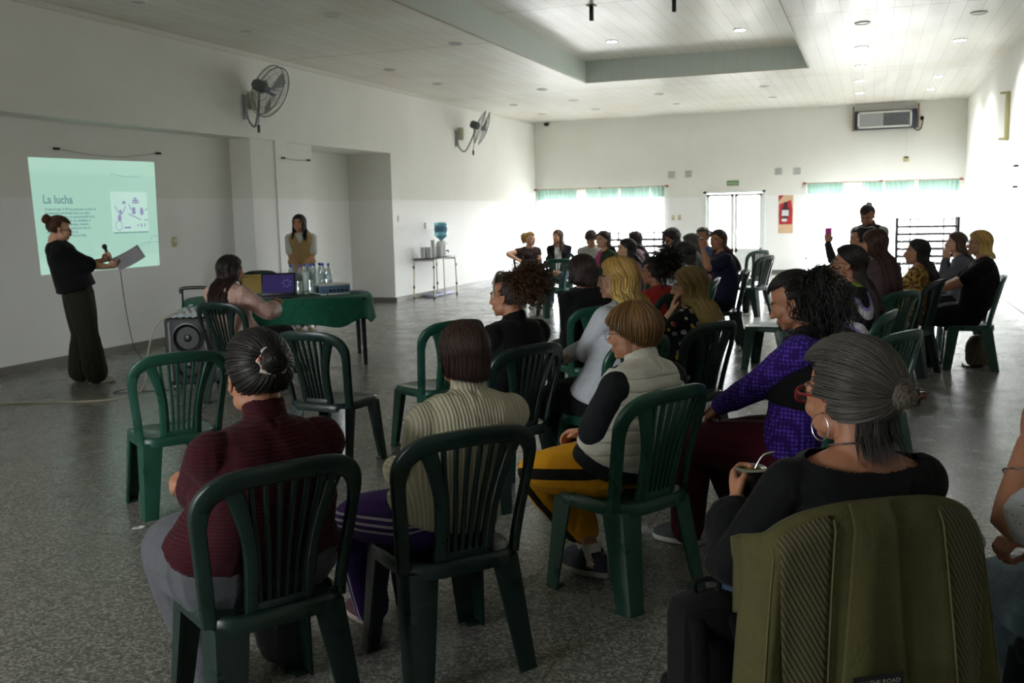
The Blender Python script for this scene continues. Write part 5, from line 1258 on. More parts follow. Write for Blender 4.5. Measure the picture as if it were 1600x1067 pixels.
for z in (-.35, .35): MB().box((-.09, 0, z), (.10, .10, .03), bev=.006).build('arm', OL, t)
for i, (y, z) in enumerate(((16.0, 2.12), (16.0, 1.82))):
    one('wall_hook', MB().tube([(XR+.01, y, z), (XR-.05, y, z)], .014, 8).ell((XR-.05, y, z), (.016, .024, .016)), DARK, ('upper dark wall hook on the right wall', 'lower dark wall hook on the right wall')[i], 'hook')

# ------------------------------------------------------------------ fans
def fan(loc, nrm, wall, label):
    t = empty('wall_fan', wall, 0, label, 'fan', 'grey oscillating wall fans'); o = V3(loc)-V3(wall); n = V3(nrm).normalized(); s = V3((0, 0, 1)).cross(n).normalized(); u = n.cross(s); R = .36
    GM = mat('fan_grey', '#8b8f8e', .4, .3); c = MB()
    P = lambda r, a, d: o+s*(r*math.cos(a))+u*(r*math.sin(a))+n*d
    for d_, r_ in ((.05, R), (-.03, R*.98)): c.tube([P(r_, 2*math.pi*i/48, d_) for i in range(48)], .009, 6, closed=True)
    for r_, d_ in ((.30, .085), (.2, .11), (.1, .12), (.28, -.06), (.18, -.09)): c.tube([P(r_, 2*math.pi*i/36, d_) for i in range(36)], .0025, 5, closed=True)
    for k in range(40):
        a = 2*math.pi*k/40
        for sg in (1, -1):
            c.tube([P(r, a+.25*(1-r/R), sg*dd) for r, dd in ((.05, .115), (.15, .112), (.26, .092), (R, .05 if sg > 0 else .03))], .0022, 4)
    c.build('cage', GM, t)
    b = MB()
    for k in range(3):
        vs = []; 
        for i in range(7):
            r = .05+.25*i/6; a0 = 2.094*k+.15*i/6
            for j in range(5): a = a0+(.75*math.sin(.5+2.2*i/6*.8))*j/4; vs.append(P(r, a, .03+.035*(j/4-.5)))
        fs = [(i*5+j, i*5+j+1, (i+1)*5+j+1, (i+1)*5+j) for i in range(6) for j in range(4)]
        n0 = len(vs); vs2 = vs+[v-n*.003 for v in vs]; b.add(vs2, fs+[tuple(x+n0 for x in reversed(f)) for f in fs])
    b.build('blade', mat('fan_blade', '#a7aaa8', .35), t); b = MB(); b.tube([P(0, 0, -.02), P(0, 0, .09), P(0, 0, .125)], [.05, .05, .03], 20); b.build('hub', mat('fan_hub', '#9fa2ad', .3, .6), t)
    b = MB(); b.tube([P(0, 0, -.06), P(0, 0, -.10), P(0, 0, -.22), P(0, 0, -.26)], [.06, .082, .082, .05], 20); b.build('motor', mat('fan_motor', '#565c5b', .4), t)
    e = P(0, 0, -.18)-V3((0, 0, .08)); b = MB(); b.tube(bez([tuple(e), tuple(e-V3((0, 0, .10))), tuple(V3((.18, 0, -.42+.0))+V3((0, o.y*.35, 0))), (.07, 0, -.34), (.03, 0, -.10)], 6), .017, 10)
    b.box((.012, 0, -.16), (.024, .06, .34)); b.build('bracket', GM, t)
    b = MB(); b.tube([(.02, .14, .0), (.16, .14, .0)], .05, 14, M=Matrix.Translation((0, 0, -.2))) if False else b.box((.06, .16, -.06), (.10, .10, .26), bev=.02); b.build('speed_box', mat('fan_cream_box', '#b5b59a', .5), t)
    b = MB(); b.tube(bez([tuple(e), tuple(e-V3((0, .02, .30))), tuple(e-V3((.03, 0, .44)))], 5), .006, 6); b.box(tuple(e-V3((.03, 0, .50))), (.035, .035, .11), bev=.01); b.build('pull_switch', PLB, t)
fan((-7.86, 11.93, 3.36), (.30, .86, -.30), (XL, 11.93, 3.32), 'nearer wall fan with round wire cage above the niche')
fan((-7.80, 19.75, 3.42), (.86, .42, -.36), (XL, 19.45, 3.36), 'farther wall fan seen edge-on near the back corner')

# ------------------------------------------------------------------ downlights
LIT = [(-3.96, 15.78, 1), (-1.94, 15.70, 1), (-.19, 15.84, 0), (-.22, 17.91, 0), (-.26, 19.97, 0), (-.28, 22.09, 0), (1.14, 15.83, 0), (1.10, 20.05, 0), (1.08, 22.16, 0)]
UNL = [(-.16, 13.78), (1.19, 13.74), (-7.34, 10.69), (-7.38, 8.82), (-5.92, 10.35), (-5.4, 12.77), (-5.93, 18.17), (-5.92, 20.25), (-7.29, 20.38), (-5.99, 22.26), (-7.37, 22.56), (-4.07, 20.08), (-4.09, 22.07), (-7.31, 16.42), (-7.28, 14.49), (-1.99, 19.91), (-2.02, 21.94)]
rim = MB().lathe([(.10, 0), (.10, -.012), (.085, -.016), (.078, -.004)], 24).mesh('rim', PLW); 
d_on = MB().lathe([(.078, -.001), (.078, -.010)], 24).mesh('diffuser', emis('lit_diffuser', '#f2fbff', 30).m); d_off = MB().lathe([(.078, -.001), (.078, -.008)], 24).mesh('diffuser', mat('unlit_diffuser', '#9b9c98', .3))
pos = lambda x, y: ('by the right wall' if x > .6 else 'over the right aisle' if x > -1 else 'over the middle' if x > -5 else 'along the left side')
for i, (x, y, tr_) in enumerate(LIT+[(a, b, 0) for a, b in UNL]):
    lit = i < len(LIT)
    t = empty('ceiling_downlight', (x, y, TH if tr_ else H), 0, '%s round ceiling downlight %s, %s' % ('glowing' if lit else 'unlit', 'in the raised tray' if tr_ else pos(x, y), 'about %d metres before the back wall' % round(YB-y)), 'ceiling light', 'lit round downlights' if lit else 'unlit round downlights')
    link_mesh('rim', rim, t); link_mesh('diffuser', d_on if lit else d_off, t)
    if lit:
        L = bpy.data.lights.new('downlight', 'SPOT'); L.energy = 110; L.spot_size = 2.6; L.spot_blend = .6; L.color = (.93, .98, 1); L.shadow_soft_size = .08
        o = bpy.data.objects.new('downlight', L); COL.objects.link(o); o.parent = t; o.location = (0, 0, -.03)
for i, (x, y) in enumerate(((-3.53, 12.98), (-2.42, 12.9))):
    one('ceiling_bracket', MB().box((x, y, TH-.10), (.05, .05, .20), bev=.006).box((x, y, TH-.005), (.12, .12, .01)), DARK, ('dark bracket hanging from the tray ceiling, left one', 'dark bracket hanging from the tray ceiling, right one')[i], 'bracket')

# ------------------------------------------------------------------ curtains
def sheer_mat(name, c, tr=.45):
    t = NT(name, c, .9); n = t.t.nodes; a = n.new('ShaderNodeBsdfTransparent'); b = n.new('ShaderNodeBsdfTranslucent'); d = n.new('ShaderNodeBsdfDiffuse')
    b.inputs[0].default_value = srgb(c); d.inputs[0].default_value = srgb(c); m1 = n.new('ShaderNodeMixShader'); m2 = n.new('ShaderNodeMixShader'); m1.inputs[0].default_value = .5; m2.inputs[0].default_value = 1-tr
    v = t.coord('Object', (1, 1, 1)); sx = t.n('ShaderNodeSeparateXYZ'); t.l(v, sx.inputs[0]); t.l(t.math('ADD', 1-tr, t.math('MULTIPLY', t.noise(v, 40, 2), .12)), m2.inputs[0])
    t.l(b.outputs[0], m1.inputs[1]); t.l(d.outputs[0], m1.inputs[2]); t.l(a.outputs[0], m2.inputs[1]); t.l(m1.outputs[0], m2.inputs[2]); t.l(m2.outputs[0], n['Material Output'].inputs[0]); return t
SHEER = sheer_mat('sheer_white', '#e6e6ea', .62).m
val = sheer_mat('mint_valance', '#86a096', .03); 
def drape(x0, x1, z0, z1, amp, per, y, pinch=None, n=None, taper=0):
    n = n or int((x1-x0)/per*10); K = 16; vs = []; fs = []
    for k in range(K+1):
        v = k/K; z = z1+(z0-z1)*v
        for i in range(n+1):
            u = i/n; x = x0+(x1-x0)*u
            if pinch: c, w = pinch; g = math.exp(-((v-.45)/.28)**2); x = c+(x-c)*(1-w*g)
            a = amp*(.6+.4*v); ph = x0*3+2*math.pi*(x1-x0)*u/per
            yy = y+a*math.sin(ph+.6*math.sin(3*v+u*5))+a*.4*math.sin(2.3*ph+v*2)
            vs.append((x, yy, z+taper*abs(u-.5)*v)); 
    for k in range(K):
        for i in range(n): a = k*(n+1)+i; fs.append((a, a+1, a+n+2, a+n+1))
    return MB().add(vs, fs)
def curtain_set(x0, x1, zr, tag_, gaps):
    y = YB-.10
    t = empty('curtain_rod', ((x0+x1)/2, y, zr), 0, 'thin curtain rod with reddish finials %s' % tag_, 'curtain rod'); c = (x0+x1)/2
    MB().tube([(x0-c, 0, 0), (x1-c, 0, 0)], .011, 8).build('rod', mat('rod_brown', '#94826c', .5), t)
    fi = MB()
    for x in (x0, c, x1): fi.ell((x-c, 0, 0), (.05, .028, .028)); fi.box((x-c, .05, 0), (.02, .1, .03))
    fi.build('finial', mat('rod_red', '#8c4636', .5), t)
    rg = MB(); k = 0
    for x in np.arange(x0+.2, x1-.1, .23): rg.tube([(x-c+.025*((k % 3) > 0), 0, 0), (x-c+.06, 0, 0)], .017, 8); k += 1
    rg.build('ring', mat('rod_ochre', '#a3835a', .5), t)
    m = (x0+x1)/2
    for a, b in gaps: one('curtain_valance', drape(a, b, zr-.27, zr-.01, .018, .10, y-.03), val.m, 'short mint green valance %s, %s panel' % (tag_, 'leftmost' if a == gaps[0][0] else 'rightmost' if a == gaps[-1][0] else 'second' if abs(a-gaps[1][0]) < .01 else 'third'), 'valance')
    return y
y_ = curtain_set(-8.24, -4.80, 2.19, 'over the left window bay', [(-8.22, -7.10), (-6.85, -5.95), (-5.60, -4.85)]) if False else curtain_set(-8.24, -4.80, 2.19, 'over the left window bay', [(-8.22, -7.12), (-6.88, -6.02), (-5.98, -5.62+.4), (-5.55+.35, -4.85)])
y_ = curtain_set(-1.50, 1.90, 2.15, 'over the right window bay', [(-1.44, -.62), (-.20, .25), (.28, .92), (1.0, 1.86)])
for a, b, pz, l in ((-8.2, -6.6, None, 'white sheer curtain at the far left of the left window bay'), (-6.5, -4.87, None, 'white sheer curtain at the right of the left window bay'),
                  (-1.46, -.30, None, 'white sheer curtain at the left of the right window bay'), (-.10, .82, (.36, .55), 'white sheer curtain gathered in the middle of the right window bay'), (.95, 1.86, None, 'white sheer curtain at the right of the right window bay')):
    one('sheer_curtain', drape(a, b, .06, 2.12, .03, .16, YB-.09, pz), SHEER, l, 'curtain')

# ------------------------------------------------------------------ stacked trestle frames at the windows
def frames(x0, x1, y, zt, label, n=6):
    t = empty('trestle_stack', ((x0+x1)/2, y, 0), 0, label, 'stacked table frames'); w = (x1-x0)/2
    for sx_ in (-1, 1):
        for dy in (-.25, .25): MB().box((sx_*w, dy, zt/2), (.055, .055, zt)).build('post', DARK, t, smooth=False)
        MB().box((sx_*(w-.28), .0, zt/2), (.03, .03, zt)).build('post', DARK, t, smooth=False)
    for k in range(n):
        z = zt-.04-k*.165
        for dy in (-.25, .25): MB().box((0, dy, z), (2*w, .04, .045 if k else .02)).build('crossbar', DARK, t, smooth=False)
        MB().box((-(w-.12), 0, z), (.03, .5, .03)).box(((w-.12), 0, z), (.03, .5, .03)).build('side_rail', DARK, t, smooth=False)
frames(.55, 1.80, 23.9, 1.31, 'tall stack of dark metal table frames before the right window bay', 7)
frames(-6.15, -4.70, 23.9, 1.10, 'stack of dark metal table frames before the left window bay', 6)
# ------------------------------------------------------------------ covered table and what stands on it
TA = math.radians(33); TC = V3((-6.15, 9.32, 0))
def TP(u, v, z=0): return (TC.x+u*math.cos(TA)-v*math.sin(TA), TC.y+u*math.sin(TA)+v*math.cos(TA), z)
TZ = .745
for k, (u0, u1) in enumerate(((-.92, -.02), (.02, .92))):
    t = empty('square_table', TP((u0+u1)/2, 0), TA, ('left square plastic table under the green cloth', 'right square plastic table under the green cloth')[k], 'table')
    w = (u1-u0)/2; MB().box((0, 0, TZ-.02), (2*w, .95, .04), bev=.01).build('tabletop', CD, t)
    for sx_ in (-1, 1):
        for sy_ in (-1, 1): MB().tube([(sx_*(w-.04), sy_*.42, TZ-.04), (sx_*(w-.03), sy_*.44, 0)], [.030, .022], 10).build('leg', DARK, t)
def cloth_cover():
    n = 120; rings = []; A, B = 1.0, .55
    def sup(a, s, e=4.5): c, q = math.cos(a), math.sin(a); return (A*s*abs(c)**(2/e)*math.copysign(1, c), B*s*abs(q)**(2/e)*math.copysign(1, q))
    for s in (.001, .3, .6, .85, .97, 1.0): rings.append([sup(2*math.pi*i/n, s)+(TZ+.004-(.004 if s == 1 else 0),) for i in range(n)])
    for k in range(1, 9):
        v = k/8; r = []
        for i in range(n):
            a = 2*math.pi*i/n; x, y = sup(a, 1); L = math.hypot(x, y); f = .012*v*math.sin(a*13+1.3*math.sin(a*3))+.016*v*math.sin(a*7+.5)+.012+.045*v; dep = .27+.03*math.sin(a*9)+.02*math.sin(a*4+1)
            nx, ny = x/A**2, y/B**2; q = math.hypot(nx, ny); r.append((x+nx/q*f, y+ny/q*f, TZ-dep*v))
        rings.append(r)
    vs = [p for r in rings for p in r]; fs = []
    for i in range(len(rings)-1):
        for j in range(n): fs.append((i*n+j, i*n+(j+1) % n, (i+1)*n+(j+1) % n, (i+1)*n+j))
    return MB().add(vs, fs)
cv = cloth('green_tablecloth', '#1f6048', folds=.5, var=.3); o = cloth_cover().build('tablecloth', cv.m, None, loc=TP(0, 0), rz=TA, ang=180); md = o.modifiers.new('s', 'SOLIDIFY'); md.thickness = .003
tag(o, 'crumpled green cloth draped over the presenters table', 'tablecloth')
TT = TZ+.008
# laptop
t = empty('laptop', TP(-.02, -.24, TT), TA-.12, 'open black laptop with a purple screen on the green cloth', 'laptop')
MB().box((0, 0, .01), (.37, .25, .018), bev=.004).build('keyboard_base', PLB, t); MB().box((0, .01, .0205), (.31, .12, .003)).build('keys', mat('key_grey', '#2a2b2e', .5), t, smooth=False)
LM = Matrix.Translation((0, .125, .018)) @ Matrix.Rotation(math.radians(-18), 4, 'X')
l_ = MB(); l_.box((0, 0, .125), (.37, .010, .25), M=LM, bev=.003); lid = l_.build('screen_lid', PLB, t); MB().box((0, -.006, .128), (.335, .002, .205), M=LM).build('display', emis('laptop_display', '#2a1d5c', .22, '#0b0b14').m, lid, smooth=False)
dq = MB()
for i in range(7): dq.tube([(.09+.03*math.cos(i*.9), -.0078, .13+.03*math.sin(i*.9)), (.09+.05*math.cos(i*.9+.5), -.0078, .13+.05*math.sin(i*.9+.5))], .0018, 5, M=LM)
dq.build('screen_figure', emis('display_figure', '#8a7fb5', .3).m, lid)
# projector
t = empty('projector', TP(.58, -.05, TT), TA+.25, 'white and blue-grey data projector on the green cloth', 'projector')
MB().box((0, 0, .062), (.34, .27, .09), bev=.012).build('body', mat('projector_blue', '#56708a', .4), t); MB().box((0, 0, .112), (.345, .275, .020), bev=.008).build('top_cover', PLW, t)
MB().box((0, 0, .012), (.33, .26, .02), bev=.004).build('base', PLW, t)
q = MB(); q.tube([(-.17, -.02, .06), (-.19, -.02, .06)], .035, 20); q.build('lens', mat('lens_glass', '#1a1f2b', .1), t)
q = MB()
for k in range(5): q.box((-.06+.045*k, -.1365, .05), (.028, .006, .022))
q.build('connector', PLB, t, smooth=False)
# bottles
wm = NT('bottle_plastic', '#dfe9ea', .08, **{'Transmission Weight': .85, 'IOR': 1.25}).m; cap = mat('blue_cap', '#2443a0', .4); lab = mat('bottle_label', '#bcd0d0', .5); 
bm_ = MB().lathe([(.030, 0), (.034, .006), (.034, .09), (.031, .10), (.034, .11), (.033, .17), (.022, .20), (.013, .222), (.013, .235)], 20).mesh('body', wm, ang=60); cm_ = MB().lathe([(.0155, .230), (.0155, .252), (.012, .254)], 16).mesh('cap', cap); lm_ = MB().lathe([(.0347, .115), (.0347, .16)], 20).mesh('label', lab)
bl = ['leftmost water bottle behind the laptop screen', 'second water bottle from the laptop, in the front row', 'third water bottle from the laptop, in the front row', 'water bottle in the back row behind the cups', 'middle water bottle of the back row', 'water bottle in the back row nearest the projector', 'blue-banded water bottle directly behind the projector', 'rearmost water bottle of the cluster']
for i, (u, v) in enumerate(((.14, .16), (.24, .14), (.36, .18), (.30, .30), (.40, .32), (.50, .30), (.56, .20), (.47, .40))):
    t = empty('water_bottle', TP(u, v, TT), 0, 'clear plastic with blue cap, '+bl[i], 'bottle', 'water bottles on the green table'); link_mesh('body', bm_, t); link_mesh('cap', cm_, t); link_mesh('label', lm_, t); t.scale = (1.15, 1.15, 1.32)
cup = mat('translucent_cup', '#b8c9c4', .4)
for i, (u, v, h_) in enumerate(((.30, .06, .25), (.44, .10, .23))):
    q = MB(); pr = [(.026, 0)]
    for k in range(14): pr += [(.034, h_*k/14+.004), (.036, h_*(k+1)/14-.002)]
    q.lathe(pr+[(.036, h_)], 20); one('cup_stack', q, cup, ('tall stack of translucent plastic cups left in the bottle cluster', 'tall stack of translucent plastic cups next to the projector')[i], 'cups', loc=TP(u, v, TT))
t = empty('notebook', TP(.80, .10, TT), TA+.1, 'thin pale notebook at the right end of the green table', 'notebook'); MB().box((0, 0, .008), (.26, .20, .014), bev=.003).build('pages', mat('page_white', '#b9bac4', .7), t); MB().box((0, 0, .017), (.262, .202, .003)).build('cover', mat('notebook_blue', '#6d7390', .5), t, smooth=False)
q = MB(); q.tube(bez([TP(.05, -.30, TT+.006), TP(.18, -.24, TT+.008), TP(.30, -.10, TT+.05), TP(.33, -.05, TT+.02), TP(.42, -.16, TT+.008), TP(.52, -.2, TT+.008), TP(.5, -.19, TT+.03)], 6), .005, 6); one('power_cable', q, PLB, 'black cable between the laptop and the projector', 'cable')
q = MB(); q.tube(bez([TP(-.38, -.16, TT+.006), TP(-.44, -.10, TT+.03), TP(-.5, -.16, TT+.008), TP(-.43, -.24, TT+.006), TP(-.33, -.25, TT+.006)], 6), .004, 6); one('charging_cable', q, PLW, 'small coil of white cable left of the laptop', 'cable')
# tan bag on the far chair
t = empty('tan_bag', (-7.745, 11.17, .44), math.radians(200), 'flat tan leather bag leaning on the chair by the niche pillar', 'bag')
TAN = mat('tan_leather', '#b8974f', .6, bump=.3); MB().box((0, -.06, .22), (.40, .09, .42), bev=.03, M=Matrix.Rotation(.12, 4, 'X')).build('body', TAN, t); q = MB()
q.tube([(-.18, .012, .04), (-.18, -.04, .40), (.18, -.04, .40), (.18, .012, .04)], .008, 8); q.build('piping', mat('dark_tan', '#6d5a33', .6), t)

# ------------------------------------------------------------------ loudspeaker with trolley handle
t = empty('loudspeaker', (-6.12, 7.78, 0), math.radians(20), 'black portable loudspeaker on wheels with a raised trolley handle', 'loudspeaker')
MB().box((0, .0, .37), (.45, .34, .64), bev=.03).build('cabinet', mat('cabinet_black', '#0d0e10', .55), t)
q = MB()
for z, r in ((.50, .145), (.24, .13)):
    M_ = Matrix.Translation((.0, -.172, z)) @ Matrix.Rotation(math.pi/2, 4, 'X'); q.lathe([(r, -.006), (r, .012), (r*.92, .014), (r*.86, .004), (r*.5, -.012), (r*.3, -.004), (.02, .008)], 30, M=M_)
q.build('woofer', mat('cone_black', '#0b0b0c', .35), t)
MB().box((-.17, -.172, .37), (.02, .012, .56)).box((.17, -.172, .37), (.02, .012, .56)).build('front_trim', mat('trim_grey', '#2e3033', .4), t, smooth=False)
for s_ in (-1, 1): MB().tube([(s_*.13, .14, .60), (s_*.13, .15, .93)], .010, 8).build('handle_rod', DARK, t)
MB().tube(bez([(-.14, .15, .90), (-.135, .15, .945), (0, .15, .955), (.135, .15, .945), (.14, .15, .90)], 5), .018, 10).build('handle_grip', PLB, t)
for s_ in (-1, 1): MB().tube([(s_*.16, .15, .05), (s_*.20, .15, .05)], .05, 20).build('wheel', PLB, t)
for s_ in (-1, 1): MB().box((s_*.16, -.12, .025), (.05, .05, .05), bev=.01).build('foot', PLB, t)
# crumpled clear bag + white cable on top
pm = NT('clear_film', '#c6cdd1', .15); pm.b.inputs['Alpha'].default_value = .45; q = MB(); K = 18; vs = []; fs = []
rb = np.random.RandomState(4)
for i in range(K+1):
    for j in range(K+1):
        u, v = i/K-.5, j/K-.5; e = max(abs(u), abs(v))*2; vs.append((u*.38, v*.24, .030+.07*(1-e**2)+.025*rb.rand()*(1-e**4)+.008*math.sin(i*2.1+j)))
for i in range(K):
    for j in range(K): a = i*(K+1)+j; fs.append((a, a+1, a+K+2, a+K+1))
q.add(vs, fs); o = q.build('plastic_bag', pm.m, None, loc=(-6.10, 7.76, .665), rz=.35, ang=25); md = o.modifiers.new('s', 'SOLIDIFY'); md.thickness = .0015; tag(o, 'crumpled clear plastic bag on top of the loudspeaker', 'plastic bag')
CW = mat('cream_cable', '#9f9a83', .5)
def cable(name, pts, m, label, r=.006, n=8): one(name, MB().tube(bez(pts, n), r, 6), m, label, 'cable')
cable('white_cable', [(-6.05, 7.72, .75), (-6.2, 7.60, .73), (-6.36, 7.55, .62), (-6.44, 7.50, .35), (-6.42, 7.42, .10), (-6.36, 7.2, .008), (-6.5, 6.95, .007), (-6.9, 6.75, .007), (-7.3, 6.6, .007)], CW, 'cream cable falling from the loudspeaker and curving over the floor', .008)
cable('floor_cable', [(-7.3, 6.6, .007), (-7.42, 6.5, .007), (-7.2, 6.42, .007), (-7.35, 6.35, .007), (-7.7, 6.3, .007), (-7.85, 6.05, .007), (-8.0, 6.0, .007), (-8.1, 6.1, .007), (-8.3, 5.7, .007)], CW, 'loose cream cable wandering to the left edge on the floor', .006)
w_ = SPK.root.matrix_basis @ V3((-.02, .42, 1.20))
cable('microphone_cable', [tuple(w_-V3((0, 0, .06))), tuple(w_+V3((.02, .02, -.5))), tuple(w_+V3((.10, .0, -.85))), (w_.x+.18, w_.y-.02, .25), (w_.x+.4, w_.y-.1, .01), (-6.7, 7.3, .007), (-6.4, 7.45, .007), (-6.25, 7.55, .007)], DARK, 'thin black cable hanging from the microphone to the floor', .004)
# microphone and sheet of paper in the speaker's hands
hw, hd, hn, _c = SPK.hand[-1]; Mw = SPK.root.matrix_basis; g0 = Mw @ (hw+hd*.075+hn*.025)
t = empty('microphone', g0, 0, 'black handheld microphone held by the standing speaker', 'microphone'); ax = (Mw.to_3x3() @ V3((-.15, -.25, 1))).normalized()
MB().tube([-ax*.10, -ax*.06, ax*.08], [.010, .012, .016], 14).build('handle', PLB, t); c_ = ax*.105; MB().ell(tuple(c_), (.026, .026, .028)).build('grille', mat('mic_grille', '#2a2b2d', .4, .5), t)
hw, hd, hn, _c = SPK.hand[1]; g1 = Mw @ (hw+hd*.10+hn*.02)
px_ = Mw.to_3x3() @ V3((.15, .85, .50)); py_ = Mw.to_3x3() @ V3((.75, .1, -.62)); q = MB(); K = 8; vs = []
for i in range(K+1):
    for j in range(K+1): u, v = i/K, j/K-.5; vs.append((u*.29-.02, v*.21, .02*math.sin(u*2.2)))
q.add(vs, [(i*(K+1)+j, i*(K+1)+j+1, (i+1)*(K+1)+j+1, (i+1)*(K+1)+j) for i in range(K) for j in range(K)], M=frame((0, 0, 0), px_, py_-px_*(py_.dot(px_)/px_.dot(px_))))
o = q.build('paper_sheet', mat('paper_grey', '#8f8e92', .8), None, loc=g1); md = o.modifiers.new('s', 'SOLIDIFY'); md.thickness = .001; tag(o, 'sheet of notes held out by the standing speaker', 'paper')

# ------------------------------------------------------------------ side table with water dispenser
SX, SYc = -8.0, 17.58; t = empty('side_table', (SX, SYc, 0), 0, 'narrow folding table with pale tube legs by the left wall', 'table')
MB().box((0, 0, .775), (.46, 1.12, .02), bev=.004).build('tabletop', mat('dark_top', '#3b3834', .4), t)
LG = mat('cream_tube', '#b3ab90', .4, .3); JT = mat('black_joint', '#1c1a17', .5)
for sy_ in (-1, 1):
    for sx_ in (-1, 1):
        L_ = MB().tube(bez([(sx_*.19, sy_*.46, .765), (sx_*.205, sy_*.51, .74), (sx_*.21, sy_*.53, .4), (sx_*.215, sy_*.55, 0)], 5), .013, 10).build('leg', LG, t)
        for z in (.62, .24, .03): MB().tube([(sx_*.21, sy_*(.52+.03*(1-z)), z-.025), (sx_*.21, sy_*(.52+.03*(1-z)), z+.025)], .019, 10).build('joint', JT, L_)
    MB().tube([(-.2, sy_*.5, .745), (.2, sy_*.5, .745)], .011, 8).build('crosspiece', LG, t)
MB().tube([(.20, -.05, .76), (.20, -.02, .0)], .011, 8).build('centre_leg', LG, t)
z0 = .786
t = empty('water_dispenser', (SX+.02, SYc+.28, z0), 0, 'white countertop water dispenser with an upturned blue bottle', 'water dispenser')
MB().lathe([(.10, 0), (.11, .01), (.105, .25), (.085, .30), (.07, .31)], 24).build('base', PLW, t); MB().lathe([(.03, .30), (.03, .33), (.07, .36), (.128, .42), (.13, .46), (.122, .48), (.13, .50), (.13, .60), (.122, .62), (.132, .64), (.125, .67), (.10, .675)], 28).build('bottle', NT('blue_bottle', '#6fb2c4', .12, **{'Transmission Weight': .35}).m, t)
MB().lathe([(.132, .505), (.132, .585)], 28).build('label', mat('bottle_label_blue', '#3e6a86', .5), t); q = MB(); q.tube([(.10, 0, .12), (.15, 0, .12), (.155, 0, .09)], .014, 8); q.build('tap', mat('tap_blue', '#44688f', .4), t)
t = empty('tall_spray_bottle', (SX+.05, SYc+.46, z0), 0, 'slim white pump bottle right of the water dispenser', 'bottle'); MB().lathe([(.03, 0), (.032, .15), (.012, .18)], 14).build('body', PLW, t); MB().tube([(0, 0, .18), (0, 0, .24), (.04, 0, .25)], .007, 8).build('pump', PLW, t)
def cups(y, x, r, h_, label, m=PLG):
    pr = [(r*.7, 0)]
    for k in range(10): pr += [(r*.96, h_*k/10+.003), (r, h_*(k+1)/10-.002)]
    one('cup_stack', MB().lathe(pr+[(r, h_)], 20), m, label, 'cups', 'stacks of cups beside the dispenser', loc=(x, y, z0))
CUPM = mat('pale_cup', '#aeb0b0', .5); 
for i, (y, x) in enumerate(((SYc-.44, SX-.05), (SYc-.36, SX+.06), (SYc-.29, SX-.06))): cups(y, x, .042, .21, 'stack of pale cups, left group on the side table, %s of three' % ('first', 'second', 'third')[i], CUPM)
cups(SYc-.12, SX+.02, .040, .34, 'tallest stack of pale cups in the middle of the side table', CUPM)
for i, (y, x) in enumerate(((SYc+.02, SX-.03), (SYc+.10, SX+.07))): cups(y, x, .045, .21, 'stack of pale cups touching the dispenser, %s one' % ('rear', 'front')[i], CUPM)
q = MB().box((0, 0, .03), (.22, .95, .06), bev=.02).box((0, .1, .063), (.14, .5, .01), bev=.004); one('packed_roll', q, mat('blue_white_wrap', '#9396b0', .5, var=.35, nscale=8), 'flat blue and white wrapped pack on the floor under the side table', 'package', loc=(-8.12, 18.0, 0))

# ------------------------------------------------------------------ things near the seats
# olive jacket over the nearest right chair
J = (-.13, 2.60, 32); jm = cloth('olive_cotton', '#4a4829', folds=.35, var=.15); cord_ = cloth('olive_corduroy', '#34311c', folds=.1)
v = cord_.coord('Object', (1, 1, 1), (0, math.radians(28), 0)); sx = cord_.n('ShaderNodeSeparateXYZ'); cord_.l(v, sx.inputs[0]); w_ = cord_.math('ADD', cord_.math('MULTIPLY', cord_.math('SINE', cord_.math('MULTIPLY', sx.outputs[0], 2*math.pi/.011)), .5), .5)
cord_.col(cord_.mix(w_, '#37341f', '#5b563c')); cord_.bump(w_, .5, .003)
jt = empty('jacket', (J[0], J[1], 0), math.radians(J[2]), 'olive green jacket draped over the chair back at lower right', 'jacket')
def jsurf(u, v, off=0):
    """u -1..1 across, v -0.25 (front flap) .. 1 (hem)"""
    ztop = .925-.02*u*u-.08*abs(u)**4; w = (.288+.085*max(0, v)**.8)*(1-.08*min(1, max(0, -v)/.1))
    x = u*w; wrap = max(0, abs(u)-.84)/.16; fold = .020*math.sin(u*9+v*1.5)*max(0, v)**.7+.013*math.sin(u*17+2)*max(0, v)
    c = -.305+.40*min(abs(x), .26)**2
    if v < 0: a = min(1, -v/.08); y = c+.045+.03*a; z = ztop+.006-(-v)*.9
    else:
        a = min(1, v/.05); y = c-.012-.030*a+fold*.8-.05*v; z = ztop+.012*(1-a)-v*.66
    return (x, y-off+.10*wrap*wrap, z)
def jpatch(name, m, us, vs_, off=0, parent=None, th=.003):
    n, k = len(us), len(vs_); P_ = [jsurf(u(vv) if callable(u) else u, vv, off) for vv in vs_ for u in us]
    fs = [(i*n+j, i*n+j+1, (i+1)*n+j+1, (i+1)*n+j) for i in range(k-1) for j in range(n-1)]
    o = MB().add(P_, fs).build(name, m, parent or jt, ang=180); md = o.modifiers.new('s', 'SOLIDIFY'); md.thickness = th; md.offset = 0; return o
US = [i/60-1 for i in range(121)]; VS = [-.25+i*.025 for i in range(11)]+[.012*i for i in range(1, 84)]
bodyj = jpatch('jacket_body', jm.m, US, VS)
jpatch('back_panel', jm.m, [(lambda vv, a=a: (-.14+a*(.17+.12*vv))) for a in [i/12-1 for i in range(25)]], [.0+i*.02 for i in range(47)], .013)
for s_ in (-1, 1): jpatch('corduroy_panel', cord_.m, [(lambda vv, a=a, s=s_: s*(.46+.02*vv+a*(.42-.26*vv))) for a in [i/10 for i in range(11)]], [.02+i*.02 for i in range(40)], .006)
st = MB()
